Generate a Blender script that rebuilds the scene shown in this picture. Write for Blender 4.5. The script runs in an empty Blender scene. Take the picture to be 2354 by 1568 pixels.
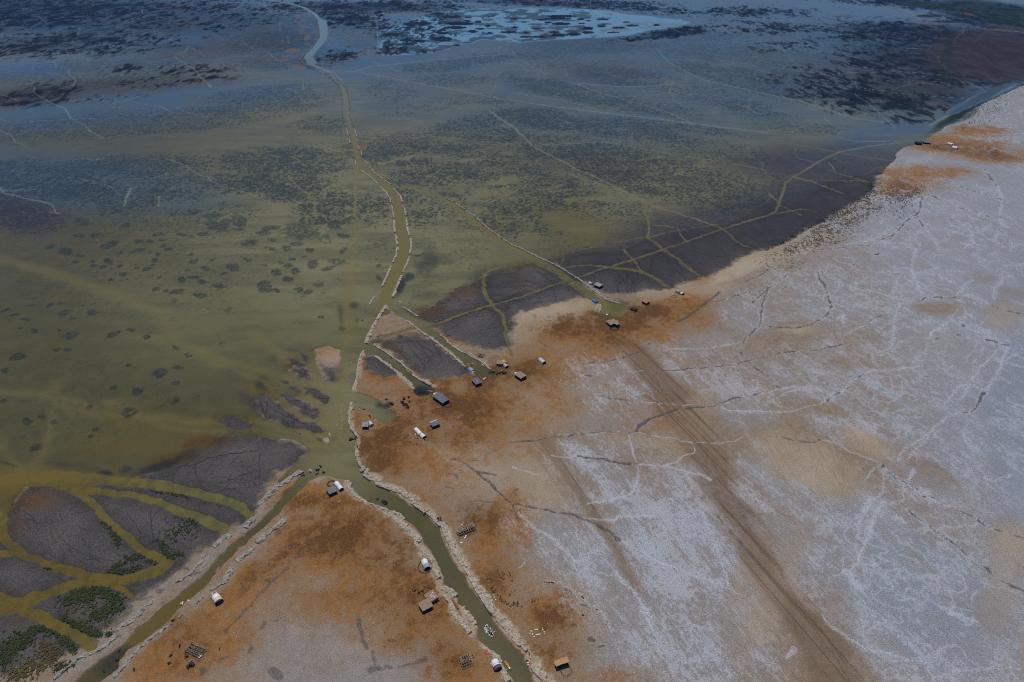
import bpy, bmesh, math, random
import numpy as np
from mathutils import Vector, Matrix
R = math.radians
sc = bpy.context.scene
COL = sc.collection

# ------------------------------------------------------------------ camera
CAM_H = 400.0; PITCH = R(35.0)
cam_d = bpy.data.cameras.new("camera"); cam = bpy.data.objects.new("camera", cam_d); COL.objects.link(cam)
cam.location = (0, 0, CAM_H); cam.rotation_euler = (R(90) - PITCH, 0, 0)
cam_d.sensor_width = 36.0; cam_d.lens = 24.0; cam_d.clip_start = 1.0; cam_d.clip_end = 200000.0
sc.camera = cam

# ------------------------------------------------------------------ sky, sun, exposure
SUN_EL = R(66.0); SUN_AZ = R(-14.0)      # azimuth from +Y, negative = towards -X
w = bpy.data.worlds.new("World"); sc.world = w; w.use_nodes = True
nt = w.node_tree; bg = nt.nodes['Background']
sky = nt.nodes.new('ShaderNodeTexSky'); sky.sky_type = 'NISHITA'; sky.sun_disc = False
sky.sun_elevation = SUN_EL; sky.sun_rotation = SUN_AZ
sky.air_density = 1.0; sky.dust_density = 0.3; sky.ozone_density = 3.0; sky.altitude = 0
nt.links.new(sky.outputs[0], bg.inputs[0]); bg.inputs[1].default_value = 0.05
sd = bpy.data.lights.new("sun", 'SUN'); sun = bpy.data.objects.new("sun", sd); COL.objects.link(sun)
sd.energy = 3.3; sd.angle = R(0.5); sd.color = (1.0, 0.955, 0.89)
dvec = Vector((math.sin(SUN_AZ)*math.cos(SUN_EL), math.cos(SUN_AZ)*math.cos(SUN_EL), math.sin(SUN_EL)))
sun.rotation_euler = dvec.to_track_quat('Z', 'Y').to_euler(); sun.location = (0, 600, 700)
sc.view_settings.view_transform = 'Standard'; sc.view_settings.look = 'None'
sc.view_settings.exposure = 0.12; sc.view_settings.gamma = 1.0
sc.render.engine = 'CYCLES'
sc.cycles.max_bounces = 6; sc.cycles.diffuse_bounces = 2; sc.cycles.glossy_bounces = 2
sc.cycles.transmission_bounces = 2; sc.cycles.volume_bounces = 0; sc.cycles.transparent_max_bounces = 8
sc.cycles.use_denoising = False; sc.cycles.filter_width = 1.05

# ------------------------------------------------------------------ survey frame
# ground map coordinates (u to the right, v towards the viewer) of the flat plain;
# the map is finest near the middle of the site and coarser far away
F_, CX, CY = 1569.0, 1176.5, 784.0
SP, CP = math.sin(PITCH), math.cos(PITCH)
def depth_of(v):            # distance scale of a map row
    return CAM_H / (SP + (v - CY) * CP / F_)
def to_world(u, v):
    d = depth_of(v)
    return (u - CX) / F_ * d, (d - CAM_H * SP) / CP
def mpp(v):                 # metres per map unit
    return depth_of(v) / F_
def S(txt):
    """'21: 620,985 750,930' -> list of map points (sheet column/row, quarter units)"""
    out = []; c = r = 0
    for tok in txt.split():
        if tok.endswith(':'):
            c, r = int(tok[0]), int(tok[1]); continue
        a, b = tok.split(',')
        out.append((588.3 * c + float(a) / 4.0, 391.8 * r + float(b) / 4.0))
    return out

def lat(ix, iy, seed):
    h = (ix.astype(np.uint32) * np.uint32(374761393) + iy.astype(np.uint32) * np.uint32(668265263) + np.uint32((seed * 362437 + 977) & 0xffffffff))
    h = (h ^ (h >> np.uint32(13))) * np.uint32(1274126177)
    h = h ^ (h >> np.uint32(16))
    return (h & np.uint32(0xffff)).astype(np.float32) / 65535.0
def vn(x, y, seed=0):       # value noise 0..1
    fx = np.floor(x); fy = np.floor(y); ix = fx.astype(np.int64); iy = fy.astype(np.int64)
    tx = (x - fx).astype(np.float32); ty = (y - fy).astype(np.float32)
    tx = tx * tx * (3 - 2 * tx); ty = ty * ty * (3 - 2 * ty)
    a = lat(ix, iy, seed); b = lat(ix + 1, iy, seed); c = lat(ix, iy + 1, seed); d = lat(ix + 1, iy + 1, seed)
    return (a * (1 - tx) + b * tx) * (1 - ty) + (c * (1 - tx) + d * tx) * ty
def fbm(x, y, seed=0, octs=4, gain=0.5):
    s = 0; a = 1.0; t = 0; ca, sa = math.cos(0.6), math.sin(0.6)
    for o in range(octs):
        s = s + a * vn(x, y, seed + o * 17); t += a; a *= gain
        x, y = (x * ca - y * sa) * 2.03 + 3.1, (x * sa + y * ca) * 2.03 - 1.7
    return s / t
def sst(e0, e1, x):
    t = np.clip((x - e0) / (e1 - e0), 0, 1); return t * t * (3 - 2 * t)

# ------------------------------------------------------------------ terrain grid
def axis(lo, hi, step, lo_ext, hi_ext):
    core = list(np.arange(lo, hi, step)); a = []; x = lo; s = step
    while x > lo_ext: s *= 1.35; x -= s; a.append(x)
    b = []; x = core[-1]; s = step
    while x < hi_ext: s *= 1.35; x += s; b.append(x)
    return np.array(a[::-1] + core + b, dtype=np.float64)
FINE = 1.55
US = axis(-90, 2445, FINE, -2600, 5000)
VS = list(np.arange(-46, 1625, FINE * 0.97))
x = VS[-1]; s = FINE
while x < 5200: s *= 1.4; x += s; VS.append(x)
x = VS[0]; s = FINE; top = []
while x > -250: s *= 1.25; x -= s; top.append(max(x, -255))
top = top[:-1] if len(top) > 1 and top[-2] == top[-1] else top
VS = np.array(top[::-1] + VS)
NU, NV = len(US), len(VS)
U, V = np.meshgrid(US, VS)
D = depth_of(V); WX = (U - CX) / F_ * D; WY = (D - CAM_H * SP) / CP
A_ = (D / CAM_H)                      # foreshortening of a row
MP = D / F_
# small domain warp so traced edges wander like real ones
w1 = fbm(WX / 9, WY / 9, 11, 3) - 0.5; w2 = fbm(WX / 9, WY / 9, 23, 3) - 0.5
U2 = U + w1 * 4.2 / MP; V2 = V + w2 * 4.2 / MP / A_
w1 = fbm(WX / 60, WY / 60, 31, 2) - 0.5; w2 = fbm(WX / 60, WY / 60, 43, 2) - 0.5
U3 = U2 + w1 * 14 / MP; V3 = V2 + w2 * 14 / MP / A_

def lines(lst, warp=1, big=60):
    """nearest edge distance (map units) of a set of polylines; lst of (pts, width0[, width1]) ; negative inside"""
    UU, VV = (U2, V2) if warp == 1 else ((U3, V3) if warp == 2 else (U, V))
    out = np.full(U.shape, 1e3, np.float32)
    for it in lst:
        pts, w0 = it[0], it[1] / 4.0; w1_ = (it[2] / 4.0) if len(it) > 2 else w0
        n = len(pts) - 1
        for i in range(n):
            (ax, ay), (bx, by) = pts[i], pts[i + 1]
            wa = w0 + (w1_ - w0) * i / n; wb = w0 + (w1_ - w0) * (i + 1) / n
            m = big + max(wa, wb) + 14
            i0, i1 = np.searchsorted(US, [min(ax, bx) - m, max(ax, bx) + m])
            j0, j1 = np.searchsorted(VS, [min(ay, by) - m, max(ay, by) + m])
            if i1 <= i0 or j1 <= j0: continue
            k = float(depth_of((ay + by) / 2) / CAM_H)
            uu = UU[j0:j1, i0:i1]; vv = VV[j0:j1, i0:i1] * k
            dx, dy = bx - ax, (by - ay) * k; L = dx * dx + dy * dy + 1e-9
            t = np.clip(((uu - ax) * dx + (vv - ay * k) * dy) / L, 0, 1)
            dist = np.sqrt((uu - ax - t * dx) ** 2 + (vv - ay * k - t * dy) ** 2) - (wa + (wb - wa) * t) / 2
            np.minimum(out[j0:j1, i0:i1], dist, out=out[j0:j1, i0:i1])
    return out
def poly(pts, warp=1, big=60):
    """signed distance to a polygon, positive inside"""
    UU, VV = (U2, V2) if warp == 1 else ((U3, V3) if warp == 2 else (U, V))
    d = lines([(list(pts) + [pts[0]], 0)], warp, big)
    xs = [p[0] for p in pts]; ys = [p[1] for p in pts]
    i0, i1 = np.searchsorted(US, [min(xs) - 20, max(xs) + 20]); j0, j1 = np.searchsorted(VS, [min(ys) - 20, max(ys) + 20])
    uu = UU[j0:j1, i0:i1]; vv = VV[j0:j1, i0:i1]; ins = np.zeros(uu.shape, bool)
    n = len(pts)
    for i in range(n):
        (ax, ay), (bx, by) = pts[i], pts[(i + 1) % n]
        if ay == by: continue
        c = ((ay > vv) != (by > vv)) & (uu < (bx - ax) * (vv - ay) / (by - ay) + ax)
        ins ^= c
    sgn = -np.ones(U.shape, np.float32); sgn[j0:j1, i0:i1] = np.where(ins, 1, -1)
    return d * sgn
def blobs(lst, rough=0.5, warp=2):
    """soft patches: lst of (sheet string of one point, rx, ry, angle, amount) in sheet quarter units"""
    UU, VV = (U2, V2) if warp == 1 else (U3, V3)
    out = np.zeros(U.shape, np.float32)
    for s_, rx, ry, ang, amt in lst:
        (cx, cy) = S(s_)[0]; rx /= 4.0; ry /= 4.0; m = max(rx, ry) * 1.7 + 10
        i0, i1 = np.searchsorted(US, [cx - m, cx + m]); j0, j1 = np.searchsorted(VS, [cy - m, cy + m])
        if i1 <= i0 or j1 <= j0: continue
        uu = UU[j0:j1, i0:i1] - cx; vv = VV[j0:j1, i0:i1] - cy
        c, s = math.cos(R(ang)), math.sin(R(ang))
        a = (uu * c - vv * s) / rx; b = (uu * s + vv * c) / ry
        r = np.sqrt(a * a + b * b)
        f = amt * (1 - sst(1 - rough, 1 + rough, r))
        np.maximum(out[j0:j1, i0:i1], f, out=out[j0:j1, i0:i1])
    return out
# ------------------------------------------------------------------ traced shorelines
LAND_E = S("""23: 350,1700 200,1568 140,1400 90,1300 0,1240 13: 2354,1240 2250,1130 2160,970 2080,860 1960,680 1870,530 1790,410 1720,260 1690,150 1600,90 1540,20
12: 1430,1530 1370,1460 1250,1400 1110,1330 1010,1270 1000,1210 960,1180 910,1110 915,990 935,890 860,790 845,680 870,570 895,570 900,640 1000,640 1060,670 1100,720 1170,765
1240,735 1280,710 1270,660 1240,640 1190,635 1250,610 1270,580 1230,567 1180,585 1110,545 1020,505 890,475 890,440 925,380 930,200 985,85 1010,145 1090,135 1200,210
1300,290 1400,370 1460,430 1445,475 1500,510 1550,510 1640,475 1645,440 1610,420 1500,370 1440,310 1350,230 1260,150 1200,110 1075,35
11: 1180,1568 1120,1540 1010,1600 1000,1568 1060,1460 1100,1370 1130,1300 1170,1240 1240,1290 1380,1390 1500,1480 1650,1568
12: 1760,80 1860,160 1940,230 1960,280 2010,320 2060,335 2170,320 2205,290 2190,270 2150,260 2090,200 1990,150 1900,100 1800,40
11: 1770,1568 1700,1500 1640,1470 1600,1400 1550,1385 1490,1350 1400,1290 1340,1250 1440,1290 1500,1290 1620,1230 1700,1180 1850,1080 1950,1050 2100,960
21: 0,930 120,860 300,820 480,800 640,760 800,740 950,760 1100,690 1250,640 1400,620 1550,560 1700,560 1950,500 2150,420 2354,300
31: 300,300 500,120 700,60 1000,10 30: 1085,1568 1112,1535 1160,1500 1188,1462 1195,1422 1232,1388 1275,1354 1340,1338 1415,1330 1452,1302 1500,1262 1540,1228
1600,1190 1700,1140 1790,1080 1900,990 2100,900 2354,780 3000,560""") + [(2900, 60), (7600, 60), (7600, 5300), (1500, 5300), (1300, 1750)]
PENIN = S("""03: 920,1568 1060,1450 1100,1370 1180,1300 1260,1220 1450,1080 1550,1000 1660,880 1800,770 1880,690 1960,590 2040,500 2100,430 2200,340 2354,210
13: 120,100 215,20 12: 270,1510 350,1430 420,1370 500,1300 590,1245 680,1240 770,1270 850,1290 880,1340 930,1420 1010,1480 1110,1530 1230,1568
13: 1330,10 1380,80 1480,170 1530,250 1530,290 1600,370 1680,500 1725,600 1725,670 1800,710 1855,790 1850,840 1940,930 2000,1000 2045,1060 2045,1180 2130,1270 2230,1320 2270,1400 2330,1500 2354,1568""") + [(1290, 1800), (1400, 5300), (-1500, 5300), (120, 1680)]
BANK_W = S("""03: 700,1568 800,1490 870,1400 950,1350 1020,1330 1100,1260 1210,1140 1300,1060 1420,970 1490,890 1600,820 1700,740 1800,660 1880,580 1950,490 2040,400 2150,310 2250,220 2354,120
13: 100,30 12: 130,1568 240,1440 250,1390 330,1350 400,1260 430,1200 390,1195 320,1240 250,1310 200,1325 200,1290 290,1200 370,1100 480,1035 450,970 370,920 300,905 180,910 100,880
02: 2354,870 2150,900 1990,930 1940,1000 1790,1000 1760,1100 1600,1170 1350,1220 1200,1260 1000,1240 860,1230 900,1330 700,1380 560,1360 400,1330 240,1340 160,1440 80,1568
03: 0,20 -20,120 0,300""") + [(-60, 1265), (-500, 1240), (-5300, 1240), (-5300, 5300), (-1600, 5300), (70, 1690)]
ISLES = [S("12: 530,90 600,60 660,48 700,75 790,90 770,200 740,290 700,370 680,390 610,360 570,280 540,200 550,120"),
 S("12: 330,160 420,200 470,250 520,310 545,365 480,360 400,330 320,300 300,270 340,250 310,190"),
 S("12: 410,110 460,130 475,190 450,190 415,150"), S("12: 220,370 290,360 330,385 280,400 230,400"),
 S("12: 300,430 370,415 420,470 400,490 330,460"), S("12: 430,420 560,440 660,490 675,520 655,580 620,580 540,530 460,490 450,460"),
 S("12: 190,470 290,480 400,530 500,570 590,640 595,680 580,725 500,720 420,680 370,630 300,580 240,530"),
 S("12: -15,530 100,480 160,530 250,600 350,680 430,745 530,750 600,800 635,840 600,860 520,850 440,820 330,800 220,760 100,720 20,660 -10,620"),
 S("02: 1990,730 2100,700 2200,710 2290,750 2340,800 2300,815 2150,825 2060,790"), S("12: 620,910 660,888 680,920 670,945 640,945"),
 S("12: 675,840 690,860 685,880 670,870"), S("12: 490,1185 510,1178 530,1195 522,1215 495,1215"), S("11: 1305,1210 1325,1200 1345,1215 1330,1235 1312,1230")]
# open canals and boat channels: (points, width[, end width])
CANALS = [(S("11: 1160,1300 1200,1200 1250,1050 1310,900 1350,760 1345,600 1330,450 1300,300 1240,190 1180,130 1100,50 1040,0"), 150, 60),
 (S("10: 1010,1568 960,1500 920,1400 900,1250 870,1150 840,1050 825,900 810,820 770,740 700,670"), 56, 44),
 (S("10: 700,670 600,630 500,590 470,530 500,470 590,390 620,300 600,200 540,130 440,70 300,30 150,5 -50,-40"), 56, 30),
 (S("10: 520,580 480,530 520,460 600,380 625,300 605,190"), 90, 80),
 (S("21: 0,700 200,815 400,925 520,1010 620,1080 700,1140 800,1210 900,1260 960,1290"), 80, 108),
 (S("11: 1350,150 1500,175 1600,205 1750,280 1900,390 2050,510 2200,610 2354,710"), 40, 66),
 (S("21: 840,1290 960,1275 1020,1270"), 105, 80)]
POOL_E = S("21: 815,1255 900,1205 1010,1212 1080,1245 1062,1305 990,1348 860,1358 765,1336 815,1300")
CHAN = [(S("02: 0,1280 500,1240 1250,1300 1600,1350 1900,1430 2200,1510 03: 2260,0 2290,25"), 125, 92),
 (S("02: 700,1370 920,1395 1200,1420 1450,1480 1650,1568 03: 1800,40 1950,110 2060,155"), 72, 104),
 (S("02: 400,1290 600,1340 750,1420 900,1540 03: 940,40 1060,140 1160,230 1280,340 1400,410 1520,455 1560,470"), 76, 86),
 (S("03: -100,390 0,390 150,375 300,440 500,510 750,580 950,620 1150,630 1300,600 1450,540 1540,480"), 66, 112),
 (S("03: 1000,650 800,665 600,690 400,770 250,840 100,880 0,890 -200,900"), 60, 170),
 (S("03: -100,740 0,790 150,850"), 70, 100),
 (S("03: 1000,670 1120,730 1200,775"), 60, 50),
 (S("03: 200,900 450,1010 600,1100 750,1170 830,1235"), 124, 110),
 (S("03: -100,30 0,60 10,200 80,290 200,370"), 130, 70),
 (S("21: 620,985 750,930 900,885 1110,820 1380,730 1650,640 1900,550 2354,410 31: 60,385 100,320 130,200 170,100 230,60 300,20 30: 330,1568 480,1480 650,1400 850,1360 1050,1330 1250,1312"), 22, 24),
 (S("21: 470,900 600,880 730,870 850,885 950,895 1100,915 1200,935 1320,990 1400,1050 1450,1075"), 20, 40),
 (S("11: 1620,1420 1700,1395 1900,1320 2150,1240 2354,1190 21: 0,1190 200,1120 350,1060 510,1015"), 22, 20),
 (S("21: 1240,610 1320,670 1400,735 1480,790 1570,850 1640,910 1720,970"), 22, 36),
 (S("21: 1230,300 1235,400 1260,500 1250,610"), 18), (S("21: 1300,500 1400,510 1520,530 1550,590 1600,640"), 14),
 (S("21: 1840,500 1940,540 2050,640 2130,690 2250,725"), 18, 10), (S("21: 1020,720 1100,800 1150,880 1180,930"), 16),
 (S("21: 330,760 420,860 440,885"), 16, 22), (S("21: 940,670 1100,630 1250,610 1500,560 1850,500 2000,490"), 8),
 (S("21: 300,805 450,770 600,735 770,700"), 8), (S("21: 480,790 450,880"), 14),
 (S("31: 110,320 200,360 300,415"), 12), (S("31: 0,410 150,385 300,355 420,375 600,410"), 18, 10), (S("31: 0,200 60,260 110,310"), 16),
 (S("31: 240,65 400,100 550,160 700,215"), 22, 14), (S("31: 370,90 600,95 870,100 1050,125"), 9, 16), (S("31: 550,0 720,50 900,100"), 12, 16),
 (S("11: 2100,950 2090,1080 2120,1160 2170,1240 2260,1320 2290,1420 2300,1568 12: 2330,80 2354,150"), 30, 18),
 (S("11: 1120,1540 1200,1530 1300,1500 1450,1455"), 40, 26), (S("11: 2100,960 2150,915 2250,890 21: 0,875 200,850"), 9)]
# pale boat tracks cut through the weeds
TRK = [(S("20: 0,920 300,970 700,1020 1300,1090 1700,1140 2000,1180 2354,1220"), 16, 30), (S("20: 560,760 800,850 1000,910 1200,960 1450,1040 1650,1130"), 12),
 (S("20: 1320,440 1370,500 1450,580 1600,660 1750,730 2000,790 2354,870 30: 300,930 550,1010 800,1090 1100,1130"), 10, 16),
 (S("30: 0,1200 400,1220 600,1250 800,1300 1240,1300"), 8), (S("20: 200,1340 500,1320 850,1310 1100,1350 1500,1420 2000,1500 2354,1568"), 12),
 (S("10: 2150,1020 2250,1100 2354,1160 20: 100,1250 200,1350 350,1430 500,1500 600,1568 21: 600,0 700,30 850,100 1000,180 1200,270 1320,330 1500,390 1700,450 1840,500"), 18, 22),
 (S("20: 0,460 30,520 200,620 300,680"), 8), (S("20: 600,770 1000,800 1300,790 1500,770"), 16), (S("20: 0,850 300,900 550,950 760,980"), 5),
 (S("20: 0,35 700,70 1200,90 1500,130 1800,140 2354,180 30: 500,215 800,210 1000,200"), 8, 12),
 (S("30: 0,675 400,740 800,800 1200,860 1500,885 1850,910 2000,925"), 6), (S("30: 800,860 820,890 900,930 1000,1020 1100,1110 1165,1180"), 8),
 (S("30: 0,400 180,480 220,560 300,610 500,680 700,740 850,770"), 7), (S("30: 700,590 1000,640 1300,665 1600,690 1800,740 1950,810 2030,850"), 6),
 (S("30: 820,410 1050,440 1280,465"), 14, 4), (S("30: 1790,250 1800,290 1750,330 1720,370 1718,400"), 9), (S("30: 1740,320 1850,300 2050,280"), 6),
 (S("30: 1580,510 1560,540 1580,570"), 8), (S("30: 1615,590 1635,640"), 7), (S("30: 1060,370 1090,350 1130,340"), 8), (S("30: 1500,425 1480,450 1455,465"), 6),
 (S("30: 2300,770 2060,890 1900,960 1700,1050 1600,1090 1500,1150"), 16, 40),
 (S("30: 250,270 260,310 290,350 310,370"), 6), (S("30: 1130,30 1250,80 1300,110 1400,180"), 10), (S("30: 560,1500 620,1568"), 8),
 (S("10: 700,650 900,660 1200,710 1500,770 1800,820 2100,880 2354,925"), 10, 18), (S("10: 900,665 1050,610 1200,600 1500,565 1800,540 2354,490"), 14, 26),
 (S("11: 925,0 920,150 910,300 905,420"), 26, 26), (S("10: 920,1568 925,1500"), 30),
 (S("11: 800,80 940,120 1120,140"), 9), (S("11: 300,60 400,160 500,240 545,290 545,400"), 13), (S("11: 0,240 200,320 400,380"), 18, 30),
 (S("11: 540,50 700,60 820,80"), 10), (S("11: 560,90 460,180"), 6), (S("10: 440,780 430,830"), 5), (S("10: 340,1440 480,1540"), 9), (S("10: 385,1380 345,1440"), 6),
 (S("10: 1210,1265 1290,1370"), 6), (S("10: 1400,1390 1380,1440 1450,1530"), 9), (S("10: 960,1250 1200,1210"), 7), (S("10: 900,1250 1400,1245 1800,1270 2354,1330"), 8),
 (S("10: 1100,150 1110,200 1115,260 1120,380 1125,480"), 8), (S("10: 1180,110 1130,130 1105,150"), 6), (S("10: 220,205 220,280"), 6), (S("10: 0,470 100,490 200,495 300,470 420,450"), 8),
 (S("10: 290,330 300,400"), 5), (S("10: 1660,10 1700,50 1730,80"), 8), (S("20: 720,10 725,70"), 6), (S("20: 1330,440 1380,480 1250,480 1000,490"), 8),
 (S("20: 2000,240 2100,280 2140,310 2050,370"), 8), (S("20: 2140,400 2050,430 1950,480"), 5), (S("20: 1600,690 1600,750"), 5), (S("20: 1400,550 1700,550 2100,560 2354,560"), 4),
 (S("00: 0,870 80,890 150,920"), 8), (S("00: 320,800 305,850 400,910 500,960 600,1000 650,1090 780,1150 830,1210 950,1270"), 8, 10),
 (S("00: 1550,335 1570,375 1650,400 1730,430 1830,480 1870,515"), 9), (S("00: 1600,520 1650,555 1700,590 1760,620 1810,660 1840,710 1900,760 1940,800"), 12, 18),
 (S("00: 1330,960 1500,990 1570,1030"), 8), (S("00: 1620,985 1700,1030 1850,1060 1950,1085"), 7), (S("00: 1500,1450 1620,1490 1720,1530 01: 1760,0 1850,50 1900,60 1950,100 2020,140 2200,190 2354,230"), 12, 10),
 (S("01: 0,160 30,205 80,220 250,260 450,300 490,330 520,390 560,400"), 13), (S("01: 600,60 800,90 1000,140 1100,220"), 6), (S("01: 1460,240 1460,330"), 10),
 (S("01: 1200,170 1160,250 1140,330"), 26, 14), (S("00: 1640,500 1700,475 1730,430"), 7), (S("00: 1380,355 1410,390 1500,410"), 6), (S("00: 1440,280 1490,310"), 6),
 (S("00: 860,430 930,450 1000,485"), 8), (S("00: 760,520 790,530 810,555"), 7), (S("00: 500,580 520,630"), 7), (S("00: 350,150 390,180 430,215"), 7), (S("00: 1190,70 1200,95"), 8),
 (S("00: 2220,370 2270,420 2354,470"), 8), (S("00: 1970,205 2070,230 2100,260"), 8), (S("00: 250,290 300,345 700,385"), 4), (S("00: 0,1200 110,1250 130,1300 230,1340"), 8),
 (S("00: 130,1250 300,1190 380,1150"), 5), (S("00: 630,640 640,690 700,740 670,790"), 7), (S("00: 0,770 300,770"), 6), (S("00: 0,160 150,140"), 6)]
BANDS = [(S("00: -100,1070 300,1030 600,985 1300,890 2000,830 2354,770 10: 400,715 560,640"), 150, 90), (S("00: -100,1460 500,1340 1000,1300 1500,1250 2000,1230 2354,1190 10: 400,1080 780,960"), 170, 130),
 (S("01: -100,780 400,930 900,1080 1400,1230 1900,1400 2200,1500"), 260, 120), (S("10: 900,1180 1300,1100 1800,1030 2100,1000 20: 100,960"), 100, 60),
 (S("10: 900,1000 1400,950 1900,980 2354,960"), 70, 40), (S("11: 1000,150 1350,150 1600,220 1900,150 2354,100"), 40, 70), (S("10: 1150,1500 1500,1420 1900,1480 2354,1400"), 50, 30),
 (S("11: 600,900 900,1100 1000,1300"), 500, 300), (S("20: 640,560 850,520 1050,520 1150,540"), 90, 60), (S("20: 1370,650 1500,670 1620,700 1720,720"), 50, 40),
 (S("20: 0,690 250,700 450,700 560,760"), 90, 60), (S("20: 1870,590 2000,600 2150,620 2354,670"), 70, 20), (S("20: 1100,730 1300,740 1600,790"), 40, 70),
 (S("30: 100,1010 500,1080 900,1150 1200,1230 1350,1230 1500,1180"), 110, 130), (S("20: 1600,1230 2000,1280 2354,1320 30: 400,1280 700,1340"), 110, 60),
 (S("21: 400,460 700,560 880,640"), 300, 180), (S("21: 500,300 560,260 1000,260"), 60, 40), (S("12: -600,300 -200,200 200,100"), 500, 300),
 (S("12: 200,-250 500,-150 700,100"), 400, 200), (S("11: 2354,60 2150,110 2000,260"), 90, 60), (S("00: 1100,1400 1500,1380 2000,1330 2354,1420"), 80, 60),
 (S("11: 200,480 450,580 700,800"), 100, 250), (S("01: 1500,300 1800,330 2100,240"), 40, 60), (S("30: 930,780 1100,790 1200,800"), 50)]
LANES = [(S("12: 620,640 400,420 150,300 02: 2000,150 1600,0 01: 1500,1300 900,1080 400,930 -100,790"), 90, 150), (S("12: 640,800 350,640 100,420 02: 2150,250 1800,120 1400,-20"), 60, 70), (S("12: 560,880 250,800 0,760 02: 2100,780 1700,760 1300,700 900,640 560,600"), 60, 90), (S("02: 480,380 470,700 400,1000 300,1180"), 34, 46),
 (S("12: 500,960 200,880 02: 2354,850 1900,880 1500,800 1200,620 1000,560"), 40, 60), (S("12: 660,560 560,400 420,280 250,100 11: 0,1500"), 50, 90), (S("02: 200,1180 60,1000 -60,900"), 60, 90), (S("11: 905,400 890,700 870,1000 860,1300 850,1450"), 44, 60), (S("11: 905,400 890,700 870,1000"), 34, 40), (S("02: 1000,660 700,560 300,500 0,470"), 40, 60), (S("12: 700,800 720,400 760,100 11: 900,1500"), 70, 60)]
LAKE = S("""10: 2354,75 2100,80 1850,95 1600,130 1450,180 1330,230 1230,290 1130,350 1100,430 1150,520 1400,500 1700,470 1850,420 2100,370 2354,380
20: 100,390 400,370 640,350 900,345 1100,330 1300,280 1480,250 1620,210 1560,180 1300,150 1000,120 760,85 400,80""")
RIVER_E = S("30: 1640,1020 1780,940 1900,870 2080,800 2200,760 2310,765 2200,830 2060,900 1850,1000 1700,1060 1600,1090")
LAKE_E = S("30: 1270,1290 1330,1290 1400,1250 1480,1215 1520,1190 1490,1150 1400,1160 1300,1195 1230,1180 1150,1200 1200,1250")
INLET_E = S("30: 1060,1360 1150,1340 1225,1345 1180,1400 1165,1450 1100,1470 1060,1450")
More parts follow.
